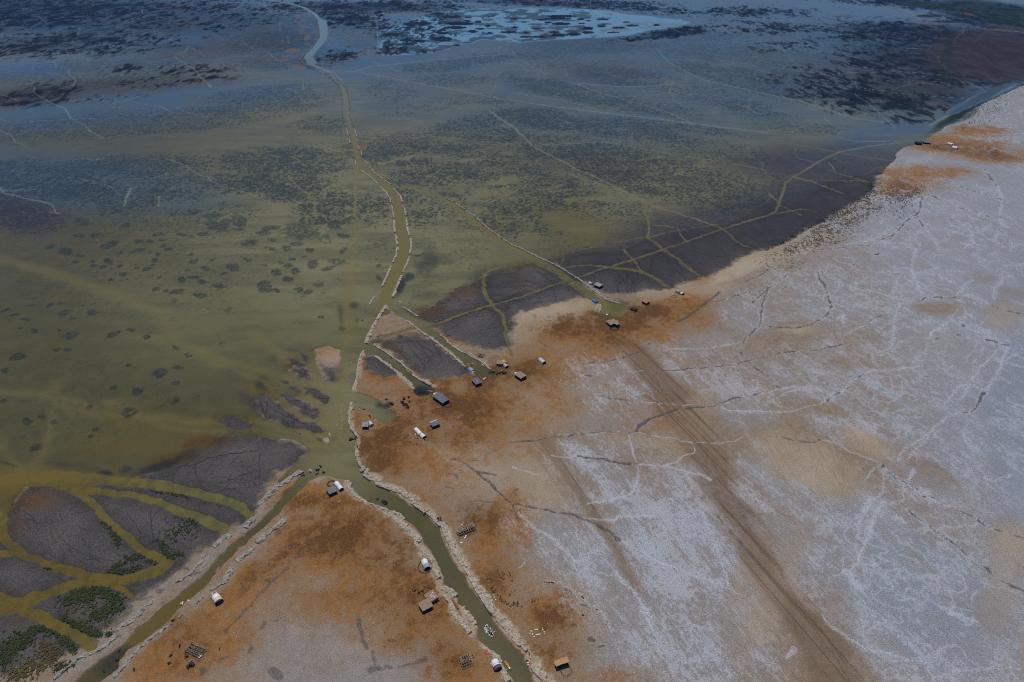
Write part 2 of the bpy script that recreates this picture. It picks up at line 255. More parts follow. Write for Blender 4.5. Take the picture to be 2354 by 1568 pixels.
# weed patches: (centre, rx, ry, angle, density)
WEED = [("01: 605,750", 70, 42, -5, .8), ("01: 470,705", 60, 22, 5, .75), ("01: 720,600", 70, 25, -8, .75), ("01: 875,598", 65, 28, 5, .7), ("01: 1160,510", 55, 30, 15, .7),
 ("01: 745,470", 90, 40, -20, .65), ("01: 1000,685", 90, 32, 18, .8), ("01: 860,840", 30, 14, 5, .7), ("01: 740,785", 50, 22, 8, .75), ("01: 690,845", 38, 18, 8, .7), ("01: 860,875", 42, 16, 5, .75),
 ("01: 1000,838", 50, 32, -10, .75), ("01: 950,888", 36, 18, 5, .75), ("01: 1105,880", 34, 18, 5, .75), ("01: 1110,760", 45, 18, 10, .7), ("01: 1270,740", 75, 22, 8, .7),
 ("01: 1455,585", 65, 22, 8, .75), ("01: 1480,645", 38, 20, 0, .75), ("01: 1505,690", 32, 22, 20, .75), ("01: 1550,725", 48, 18, 10, .75), ("01: 1455,775", 32, 20, 0, .8), ("01: 1420,825", 40, 20, 10, .75),
 ("01: 1275,655", 60, 22, -5, .7), ("01: 1380,655", 38, 16, -10, .75), ("01: 1130,955", 50, 25, -5, .8), ("01: 1345,910", 58, 20, 12, .75), ("01: 1400,868", 32, 14, 8, .7), ("01: 1250,900", 30, 18, 0, .7),
 ("01: 1010,1000", 50, 20, 5, .65), ("01: 1150,1005", 50, 15, 5, .55), ("01: 1270,992", 42, 12, 8, .5), ("01: 1470,988", 25, 12, 0, .7), ("01: 870,980", 35, 13, -5, .6),
 ("01: 1670,592", 52, 17, -5, .75), ("01: 1760,600", 22, 14, -15, .75), ("01: 1865,583", 60, 20, 10, .8), ("01: 1770,380", 60, 40, 0, .7), ("01: 1960,490", 70, 60, 30, .75), ("01: 2060,500", 90, 50, 20, .8),
 ("01: 2200,470", 80, 60, -20, .8), ("01: 1930,420", 110, 30, 5, .7), ("01: 2190,540", 60, 14, 0, .7), ("01: 2280,670", 80, 42, 5, .7), ("01: 2265,820", 60, 22, -20, .65), ("01: 1770,840", 55, 22, 8, .8),
 ("01: 1890,905", 50, 26, 5, .8), ("01: 1965,818", 55, 18, 5, .65), ("01: 1755,778", 35, 17, 8, .75), ("01: 2140,890", 70, 42, -10, .8), ("01: 2050,950", 45, 18, 15, .65), ("01: 1730,920", 40, 17, 0, .7),
 ("01: 1665,1008", 42, 28, 20, .75), ("01: 1780,985", 75, 18, 5, .75), ("01: 1850,1020", 50, 24, -15, .75), ("01: 2015,1062", 75, 20, -3, .8), ("01: 1430,1092", 42, 20, 10, .8), ("01: 1620,1120", 85, 24, 15, .75),
 ("01: 1525,1108", 35, 24, 0, .6), ("01: 1840,1150", 70, 26, -8, .8), ("01: 1600,1195", 50, 25, 5, .45), ("01: 1765,1212", 40, 14, 8, .6), ("01: 2095,1280", 62, 34, 5, .5), ("01: 1930,1270", 40, 14, 5, .4),
 ("01: 850,1308", 75, 30, 8, .65), ("01: 590,1310", 90, 24, 15, .65), ("01: 470,1230", 60, 20, 15, .65), ("01: 560,1225", 32, 12, 0, .7), ("01: 770,1240", 40, 17, 8, .55), ("01: 50,1285", 50, 17, 15, .7),
 ("01: 130,1325", 60, 14, 8, .65), ("01: 220,1370", 60, 13, 0, .65), ("01: 320,1478", 42, 20, 0, .75), ("01: 180,1450", 40, 18, 0, .55), ("01: 645,1520", 85, 34, 15, .65), ("01: 1040,1505", 90, 26, 20, .8),
 ("01: 1200,1468", 48, 22, 8, .7), ("01: 1350,1535", 52, 28, 12, .7), ("01: 665,1362", 40, 18, 5, .5), ("01: 800,1380", 50, 22, 10, .45), ("01: 545,1470", 32, 13, 10, .6), ("01: 315,1175", 32, 10, 0, .7),
 ("01: 285,1238", 40, 12, 5, .6), ("02: 165,148", 80, 36, 8, .8), ("02: 520,78", 40, 20, 0, .75), ("02: 610,78", 55, 22, 5, .8), ("02: 45,275", 50, 28, 5, .75), ("02: 30,555", 50, 24, 0, .6), ("02: 1170,225", 38, 18, 5, .7),
 ("02: 1470,298", 80, 46, 8, .85), ("02: 1645,240", 60, 34, 0, .6), ("02: 1730,130", 55, 26, 8, .55), ("02: 1620,60", 40, 24, -20, .55), ("02: 1620,380", 50, 28, 12, .6), ("02: 1040,438", 50, 24, 8, .75),
 ("02: 1270,472", 65, 40, 20, .85), ("02: 1200,655", 105, 58, 25, .75), ("02: 1595,550", 80, 36, 10, .65), ("02: 1470,605", 36, 18, 15, .55), ("02: 1800,500", 42, 18, 0, .55), ("02: 1730,440", 50, 20, 0, .4),
 ("02: 815,615", 45, 26, 30, .6), ("02: 250,740", 58, 38, 10, .75), ("02: 370,705", 48, 28, 12, .6), ("02: 490,740", 42, 22, 8, .65), ("02: 875,815", 46, 20, 25, .65), ("02: 848,885", 46, 18, 15, .65),
 ("02: 330,985", 66, 30, 15, .7), ("02: 200,885", 32, 20, 10, .6), ("02: 640,500", 120, 90, 0, .25), ("02: 2050,28", 50, 24, 5, .6), ("02: 300,580", 120, 60, 10, .22), ("02: 1910,325", 35, 22, 0, .35),
 ("11: 280,715", 75, 36, 5, .6), ("11: 500,735", 48, 20, 0, .75), ("11: 370,680", 70, 22, 0, .7), ("11: 140,720", 80, 28, -5, .6), ("11: 150,640", 30, 30, 0, .6), ("11: 810,605", 75, 26, -5, .75), ("11: 640,630", 90, 50, 0, .55),
 ("11: 420,560", 200, 90, 0, .7), ("11: 150,530", 120, 30, 5, .75), ("11: 60,575", 90, 30, 0, .7), ("11: 720,500", 80, 60, 0, .7), ("11: 800,735", 62, 32, 30, .6), ("11: 520,860", 60, 52, 30, .75), ("11: 335,815", 35, 14, 5, .8),
 ("11: 438,795", 26, 10, 5, .85), ("11: 290,880", 60, 26, 8, .75), ("11: 740,845", 110, 34, -5, .55), ("11: 670,900", 70, 22, 15, .65), ("11: 360,925", 60, 40, -20, .7), ("11: 190,942", 56, 30, 0, .75), ("11: 72,882", 36, 18, 0, .7),
 ("11: 225,845", 34, 14, -10, .65), ("11: 290,1005", 60, 30, 0, .8), ("11: 80,1070", 90, 60, -20, .75), ("11: 185,1105", 42, 22, -20, .75), ("11: 390,1095", 48, 36, 10, .7), ("11: 480,1115", 50, 30, 20, .65),
 ("11: 575,1045", 60, 34, 0, .55), ("11: 435,1160", 28, 16, 0, .7), ("11: 620,1130", 30, 18, 0, .6), ("11: 760,1000", 60, 30, 15, .45), ("11: 690,1160", 90, 60, 0, .3), ("11: 590,1345", 32, 22, 0, .65), ("11: 690,1280", 80, 50, 10, .25),
 ("11: 440,1410", 100, 36, 12, .35), ("11: 1120,880", 36, 18, 0, .65), ("11: 1105,815", 30, 16, 0, .6), ("11: 1010,1300", 12, 8, 0, .8), ("11: 970,1385", 14, 10, 0, .8), ("11: 120,800", 60, 40, 10, .4), ("11: 1100,700", 140, 80, 0, .4)]
# soft density of the weed carpet (far zones)
VEGZ = [("01: 1300,850", 1500, 560, 0, .17), ("02: 800,500", 900, 560, 0, .10), ("11: 1000,900", 900, 500, 0, .14), ("01: 1500,550", 1200, 200, 0, .24), ("21: 700,600", 500, 200, 0, .2), ("11: 1800,700", 500, 260, 0, .2), ("00: 600,1180", 1100, 120, 6, .62), ("00: 1700,1120", 900, 130, 8, .66), ("00: 1200,1530", 900, 110, 2, .72), ("00: 2250,1500", 300, 110, 0, .8), ("01: 400,90", 900, 190, -8, .84), ("01: 100,380", 500, 200, -10, .86),
 ("01: 1500,230", 500, 110, 0, .62), ("01: 2150,130", 380, 100, 0, .82), ("01: 900,300", 500, 110, -10, .6), ("01: 1600,100", 500, 80, 0, .6), ("01: 1000,450", 700, 140, -8, .3), ("01: 1900,400", 500, 120, 0, .4), ("11: 300,120", 420, 180, 0, .84), ("11: 650,330", 330, 200, 0, .74),
 ("10: 300,1500", 600, 160, 0, .84), ("10: 600,1150", 300, 90, 0, .55), ("10: 100,900", 600, 160, 0, .66), ("11: 1080,350", 180, 170, 0, .66), ("11: 1450,330", 300, 220, -15, .6), ("11: 1550,70", 400, 90, 0, .8),
 ("10: 1600,1430", 900, 170, -4, .72), ("10: 2000,1130", 500, 90, 10, .66), ("10: 2200,1250", 400, 80, 0, .72), ("10: 1250,850", 280, 120, -10, .5), ("10: 1700,610", 420, 60, 4, .78), ("10: 2100,540", 400, 50, 5, .74),
 ("10: 1800,740", 420, 60, 0, .6), ("10: 1500,1000", 400, 60, 5, .4), ("10: 2000,930", 400, 60, 0, .5), ("11: 1900,330", 500, 180, -25, .5), ("11: 2100,60", 500, 120, -10, .72), ("11: 2250,450", 260, 200, -30, .62),
 ("20: 700,420", 700, 90, 0, .9), ("20: 250,500", 350, 60, 0, .72), ("20: 1000,700", 480, 100, -6, .86), ("20: 350,800", 420, 90, -12, .86), ("20: 700,600", 600, 60, 0, .55), ("20: 800,900", 500, 90, -10, .78),
 ("20: 1700,340", 500, 50, 0, .88), ("20: 1900,470", 600, 100, 0, .78), ("20: 2000,680", 600, 90, -8, .8), ("20: 1700,850", 600, 100, -10, .5), ("20: 300,1100", 600, 110, -8, .82), ("20: 1200,1200", 900, 120, -4, .74),
 ("20: 800,1440", 900, 160, -8, .76), ("20: 1800,1380", 700, 120, -8, .5), ("20: 2200,1000", 400, 90, -10, .66), ("21: 300,150", 700, 200, -18, .66), ("21: 1000,60", 700, 120, -15, .72), ("21: 1700,150", 900, 220, -14, .66),
 ("21: 250,380", 360, 200, -20, .6), ("21: 1100,380", 300, 120, -20, .45), ("21: 700,720", 260, 60, -10, .3), ("20: 1350,1000", 420, 70, -8, .62), ("30: 300,780", 800, 160, -6, .8), ("30: 900,950", 500, 120, -10, .72),
 ("30: 300,1180", 500, 60, -3, .5), ("30: 700,330", 900, 130, -4, .72), ("30: 300,560", 700, 120, -4, .7), ("31: 0,150", 300, 200, -10, .5), ("00: 1100,600", 1100, 70, 3, .8), ("00: 300,720", 700, 80, 0, .72), ("00: 1000,700", 1000, 120, 6, .62),
 ("10: 150,400", 500, 120, 0, .74), ("10: 100,600", 500, 60, 0, .5), ("10: 650,540", 320, 100, 10, .82), ("10: 900,300", 340, 170, -20, .75)]
DARKV = [("00: 500,120", 1800, 170, 0, 1.0), ("00: 600,400", 1300, 110, 2, .85), ("00: 1900,150", 900, 140, 0, .7), ("10: 1000,60", 900, 55, 0, 1.0), ("10: 900,180", 380, 90, -8, .9), ("20: 400,25", 900, 35, -1, .95), ("20: 900,60", 700, 30, -3, .9), ("20: 1500,300", 420, 42, 8, 1.0),
 ("20: 1300,90", 400, 36, -5, .6), ("20: 2200,110", 400, 50, 0, .7), ("30: 1400,330", 900, 110, -4, .95), ("30: 1500,600", 800, 170, -6, .95), ("30: 1000,900", 700, 170, -8, .85), ("30: 1900,500", 800, 230, -3, .9),
 ("30: 1700,60", 1200, 50, -4, .8), ("30: 2200,180", 600, 80, -4, .9), ("30: 600,270", 500, 50, 0, .6), ("30: 100,120", 300, 50, 0, .5), ("00: 300,880", 480, 90, 6, .75), ("00: 1000,900", 300, 40, 5, .6), ("00: 1600,740", 500, 60, 5, .5), ("00: 1500,640", 600, 50, 0, .6),
 ("20: 2250,250", 400, 70, 0, .6), ("30: 200,430", 400, 60, 0, .4), ("30: 700,700", 500, 80, -5, .6), ("30: 300,720", 400, 60, -5, .4), ("10: 700,520", 220, 60, 10, .8)]
PURP = [("01: 120,400", 520, 170, -8, .9), ("30: 1300,700", 900, 240, -5, .8), ("30: 1400,300", 700, 90, -3, .7), ("20: 900,400", 700, 80, 0, .4), ("21: 1700,700", 600, 260, -20, .6), ("30: 300,1530", 700, 120, 0, .8), ("31: 500,250", 600, 240, -25, .75),
 ("20: 900,700", 500, 90, 0, .45), ("30: 2000,550", 600, 200, 0, .6), ("11: 1680,830", 90, 40, -10, .6), ("00: 300,880", 450, 80, 5, .7), ("20: 700,1500", 600, 100, -5, .5), ("12: 150,330", 160, 40, 30, .3), ("02: 2230,560", 90, 50, -30, .8), ("02: 2150,320", 140, 50, -30, .35)]
DEEP = [("11: 1560,830", 70, 120, -15, .55), ("11: 1480,880", 60, 60, 0, .6), ("11: 1330,1050", 38, 110, -18, 1.0), ("11: 1380,960", 40, 40, 0, .9), ("11: 1560,1150", 120, 40, 0, .4), ("11: 1480,770", 40, 8, 5, .7), ("31: 300,520", 420, 80, 32, .8), ("31: 800,250", 260, 60, 32, .6),
 ("31: 100,630", 250, 50, 28, .9), ("21: 1800,900", 300, 40, 22, .3), ("12: 1530,470", 110, 45, 8, 1.0), ("12: 1400,330", 60, 60, 0, .35), ("12: 1200,600", 90, 40, 5, .85), ("12: 1240,660", 60, 40, 0, .25), ("12: 2160,290", 60, 35, 0, .5), ("12: 2060,280", 60, 60, 0, .2),
 ("21: 1000,1260", 90, 50, 0, .3), ("21: 850,1335", 120, 22, 0, .6), ("03: 1050,1420", 200, 90, 30, .75), ("11: 790,1460", 30, 22, 0, .55), ("11: 800,1350", 30, 90, 0, .45), ("11: 1100,980", 14, 50, 40, .5), ("11: 940,1260", 46, 26, 20, .65), ("11: 940,1385", 22, 20, 0, .5),
 ("11: 1110,1520", 22, 12, 30, .7), ("11: 1200,1340", 70, 70, 0, .3), ("02: 100,1110", 70, 14, -20, .5), ("02: 950,1225", 80, 22, -5, .9), ("02: 1160,1195", 60, 26, 0, .6), ("02: 1500,1160", 260, 36, 14, .8), ("02: 700,1170", 260, 40, -10, .35), ("02: 1750,1080", 90, 50, 10, .6), ("12: 190,140", 40, 40, 0, .35),
 ("12: 90,350", 40, 26, 0, .35), ("12: 30,420", 60, 40, -30, .7), ("12: 580,905", 55, 12, -15, .6), ("12: 520,70", 40, 12, 10, .3), ("02: 300,1390", 90, 30, -5, .5), ("12: 350,70", 60, 18, -15, .25), ("12: 1160,30", 150, 26, -12, .5), ("11: 1560,1340", 60, 30, 0, .5), ("11: 1700,1240", 90, 50, 10, .5)]
BROWNW = [("11: 1250,1420", 150, 100, -20, .9), ("12: 1200,60", 120, 60, -30, .7), ("02: 1950,960", 180, 50, -8, .9), ("02: 1560,1120", 230, 50, 12, .8), ("02: 1760,1000", 70, 70, 0, .8), ("02: 300,1480", 260, 90, 10, .9), ("02: 430,1500", 90, 60, 0, .6), ("12: 1300,120", 80, 40, -30, .6), ("02: 1950,740", 60, 40, 20, .6), ("11: 1600,1300", 150, 60, 5, .8),
 ("11: 1950,1100", 260, 60, 20, .6), ("12: 320,240", 60, 40, -20, .5), ("21: 700,780", 240, 40, 0, .4), ("21: 60,900", 160, 50, 10, .6), ("03: 150,150", 90, 130, 30, .5), ("03: 1190,760", 70, 40, -20, 1.0), ("03: 60,760", 110, 26, -20, .7), ("03: 700,520", 120, 30, -12, .5), ("03: 150,1030", 60, 40, -20, .5), ("21: 50,1050", 60, 120, 0, .5), ("12: 60,480", 70, 40, -30, .4)]
YELLOW = [("02: 300,1300", 1000, 140, -3, .9), ("03: 300,700", 1500, 700, 0, 1.0), ("02: 1900,800", 400, 60, -5, .45), ("02: 1300,900", 700, 200, 0, .35), ("12: 500,700", 400, 300, -30, .3), ("11: 870,1250", 80, 300, 0, .3), ("21: 600,500", 420, 180, -20, .45), ("21: 1900,600", 900, 200, 15, .3), ("11: 2250,500", 160, 120, 0, .3),
 ("02: 2350,450", 200, 120, -30, .35), ("12: 1200,640", 90, 60, 20, .0)]
SKY_TINT = [("20: 1200,900", 2000, 420, 0, .45), ("30: 600,800", 1200, 420, 0, .45), ("10: 1500,900", 900, 300, 0, .35), ("01: 600,100", 1400, 260, -5, .45), ("00: 1200,-100", 2600, 620, 0, .9), ("10: 1200,100", 1600, 700, 0, .9), ("20: 1200,100", 1600, 500, 0, .9), ("30: 1000,100", 1700, 500, 0, .9), ("00: 1200,960", 1800, 160, 6, .65), ("30: 1300,1100", 900, 200, 20, .6), ("30: 2000,900", 500, 200, 25, .8), ("00: 300,620", 420, 80, 0, 1.0)]  # blue zones: sky reflection and haze put into the water colour
MATS = [("10: 1220,318", 95, 16), ("10: 1790,155", 95, 14), ("10: 1710,360", 98, 22), ("10: 1860,218", 130, 18), ("10: 1840,255", 95, 14), ("10: 1540,218", 75, 14), ("10: 1410,225", 48, 14), ("10: 1240,215", 95, 26), ("10: 1720,305", 60, 12), ("10: 1380,372", 60, 12),
 ("10: 1500,378", 60, 14), ("10: 1400,408", 62, 9), ("10: 1990,290", 42, 14), ("10: 2060,265", 44, 9), ("10: 2160,148", 42, 7), ("10: 1940,193", 36, 9), ("10: 2040,200", 32, 12), ("10: 2130,240", 32, 10), ("10: 2150,305", 34, 8), ("10: 2320,297", 80, 12), ("10: 1850,420", 36, 10),
 ("10: 1950,162", 34, 8), ("10: 1670,125", 66, 9), ("10: 1640,187", 42, 8), ("10: 1520,272", 24, 10), ("10: 1440,140", 60, 18), ("10: 1350,130", 60, 14), ("10: 1300,270", 36, 9), ("10: 1190,430", 26, 10), ("20: 450,150", 130, 14), ("20: 830,178", 62, 9), ("20: 450,220", 90, 14),
 ("20: 430,172", 120, 9), ("20: 630,178", 34, 10), ("20: 330,208", 38, 8), ("20: 25,172", 40, 7), ("20: 25,250", 34, 8), ("20: 640,215", 36, 7), ("20: 700,262", 52, 16), ("20: 820,242", 42, 9), ("20: 1050,205", 36, 7), ("20: 1110,235", 56, 10), ("20: 980,256", 60, 10), ("20: 570,315", 70, 16),
 ("20: 390,295", 46, 10), ("20: 130,302", 32, 8), ("20: 700,300", 60, 12), ("20: 850,220", 30, 6), ("20: 1330,232", 34, 8), ("20: 220,266", 36, 7), ("20: 930,300", 60, 9), ("20: 430,325", 90, 12), ("20: 240,340", 90, 8), ("20: 130,340", 70, 10), ("20: 700,190", 28, 6), ("20: 110,202", 48, 6), ("20: 280,182", 60, 8)]
# ------------------------------------------------------------------ dry ground: ditches, salt seams, stains
DITCH = [(S("22: 1300,10 1230,70 1140,120 1050,155 930,190 800,225 700,260 600,295 530,310"), 12, 5), (S("22: 1210,290 1370,285 1550,275 1700,265 1850,240 2000,235 2100,210 2170,195 2240,180 2354,162 32: 60,155 100,130 200,118 300,110 400,100 480,92 560,68 680,45 760,50"), 14, 8),
 (S("22: 2170,200 2200,235 2260,280 2320,310 2354,345 32: 40,390 80,435 100,445"), 6), (S("22: 1140,850 1150,810 1200,770 1260,730 1340,705 1420,680 1520,635"), 20, 26), (S("22: 1590,635 1750,620 1870,610 1930,575 2040,530 2150,520 2270,505"), 18, 12),
 (S("22: 0,940 200,935 350,910 550,880 700,870 850,855 1100,860"), 12, 10), (S("22: 600,1080 700,1090 850,1095 950,1120 1050,1140 1150,1140"), 24, 18), (S("22: 800,515 900,540 1000,545 1090,565"), 9), (S("22: 50,1378 15,1395 15,1425 60,1455"), 14),
 (S("12: 1800,1105 1830,1105 1900,1130 1970,1180 2050,1240 2150,1330 2220,1390 2280,1440 2354,1530"), 34, 16), (S("12: 2354,1510 22: 120,1530 250,1545 320,1568 23: 400,30 500,45 620,75 700,100 800,155 900,195 990,275"), 16, 26),
 (S("12: 2050,1225 2120,1230 2200,1248"), 20, 10), (S("12: 1940,1478 2080,1480 2200,1490"), 20, 10), (S("23: 0,-30 30,30 60,120 95,190"), 14, 6), (S("12: 1700,950 2000,945 2354,940"), 7), (S("12: 2220,1390 2180,1320"), 14, 4),
 (S("32: 540,555 590,515 650,485"), 22, 14), (S("32: 800,355 880,325"), 10), (S("32: 725,445 740,430"), 12), (S("32: 1990,490 1950,540 1915,600 1890,650 1850,675 1750,682"), 40, 6), (S("32: 1110,1215 1180,1280 1300,1340 1370,1385"), 16), (S("32: 1042,1155 1052,1168"), 24), (S("32: 1415,1430 1430,1436"), 14),
 (S("32: 0,885 150,900 300,930 400,940 500,915"), 7, 10), (S("32: 1500,1440 1740,1568 33: 1900,80 2050,170 2200,220 2354,260"), 5, 10), (S("33: 1260,0 1400,100 1550,210 1750,350 1900,460 2100,620 2354,760"), 7, 10),
 (S("31: 1410,250 1400,310 1390,380 1350,420 1240,490 1200,560 1140,610 1050,640 950,690 800,710 400,745 100,745"), 16, 8), (S("31: 1370,430 1420,530"), 8), (S("31: 1555,765 1530,775 1510,800"), 10), (S("31: 1500,235 1600,290 1750,350 1850,380 1970,410 2100,470 2150,540"), 9, 5),
 (S("31: 1600,80 1750,150 1900,200 2050,245 2200,300"), 5), (S("31: 1480,100 1470,150 1500,220"), 7), (S("31: 1990,0 2050,90 2100,150"), 9), (S("31: 445,935 470,1000 520,1070 545,1150 550,1200 575,1250 560,1310 500,1370 400,1425 280,1460 150,1460 0,1440"), 20, 12),
 (S("31: 175,960 130,1010 60,1060 0,1100 21: 2200,1240"), 16, 5), (S("31: 165,1080 100,1130"), 12), (S("21: 2354,1090 2310,1200 2290,1300 2285,1400 2265,1450 2200,1500 2140,1568 22: 2100,30"), 16, 14), (S("31: 870,1435 960,1380 1030,1345 1110,1330"), 16, 8),
 (S("31: 1413,1205 1420,1180 1560,1180 1760,1187"), 17), (S("31: 2060,1250 2180,1300 2300,1325 2360,1332"), 9, 15), (S("32: 1980,0 2050,8 2100,25"), 16, 22), (S("32: 2140,45 2200,55"), 18), (S("32: 1430,345 1450,338"), 22), (S("31: 1780,1430 1790,1440"), 26), (S("31: 1735,1525 1760,1525"), 28), (S("31: 990,780 1010,775"), 26),
 (S("31: 1545,1555 1560,1556"), 24), (S("21: 2354,920 2250,990 2130,1040 2020,1075"), 12), (S("21: 1900,1130 1850,1180 1790,1220 1700,1290 1600,1370 1520,1400"), 20, 34), (S("21: 2290,1110 2100,1150 1950,1200 1830,1235"), 10), (S("31: 770,890 830,855"), 12, 5), (S("31: 290,690 330,655"), 8),
 (S("22: 2090,120 2120,150"), 14), (S("22: 650,230 750,210"), 12), (S("22: 680,325 720,335"), 14), (S("22: 240,0 290,40 330,70"), 10), (S("22: 1335,575 1350,585"), 18), (S("22: 1090,565 1115,570"), 10), (S("13: 2354,20 2200,-40"), 6),
 (S("13: 925,1000 940,1060 965,1120 985,1190 1020,1260"), 34, 46), (S("13: 1060,1300 1075,1380 1085,1430"), 36, 26), (S("13: 1050,1480 1110,1475"), 70, 50), (S("13: 150,1490 210,1520"), 90, 80), (S("13: 1190,1445 1270,1440"), 30), (S("13: 1170,1250 1190,1250"), 28),
 (S("03: 1870,1465 1900,1475 1850,1530"), 70, 30), (S("03: 2080,1130 2140,1070"), 44, 26), (S("03: 2150,1060 2250,930 2354,840 13: 60,760 140,650 260,570 300,540"), 18, 26), (S("13: 100,655 170,640"), 44), (S("13: 370,440 440,410"), 40), (S("13: 330,350 350,340"), 30),
 (S("03: 2040,1370 2130,1350"), 34, 16), (S("03: 2295,1310 2310,1275"), 40), (S("03: 2220,660 2240,720 2290,745"), 22), (S("03: 1460,745 1510,725"), 36, 14), (S("03: 1760,590 1850,565"), 40, 20), (S("03: 1270,820 1400,800"), 30, 14), (S("03: 1620,665 1680,640"), 26), (S("03: 1690,530 1730,540"), 36), (S("03: 1060,1170 1110,1150"), 34, 14),
 (S("13: 60,1100 90,1040"), 36), (S("13: 190,1020 260,970"), 14), (S("13: 300,1040 370,1010"), 14), (S("13: 190,235 215,225"), 30), (S("12: 1740,1230 1820,1240 1860,1280"), 16), (S("12: 1940,1110 2040,1115"), 8), (S("12: 1760,1350 1820,1380"), 18), (S("13: 1240,1190 1310,1195"), 34, 24), (S("13: 1370,1170 1420,1180"), 30), (S("13: 1000,1520 1450,1400 1560,1370"), 10, 40),
 (S("23: 720,1180 760,1185"), 30), (S("23: 560,1050 580,1055"), 20), (S("23: 640,860 740,915"), 10), (S("23: 800,1250 840,1245"), 16), (S("23: 530,920 545,925"), 16), (S("12: 1870,1210 1890,1215"), 22)]
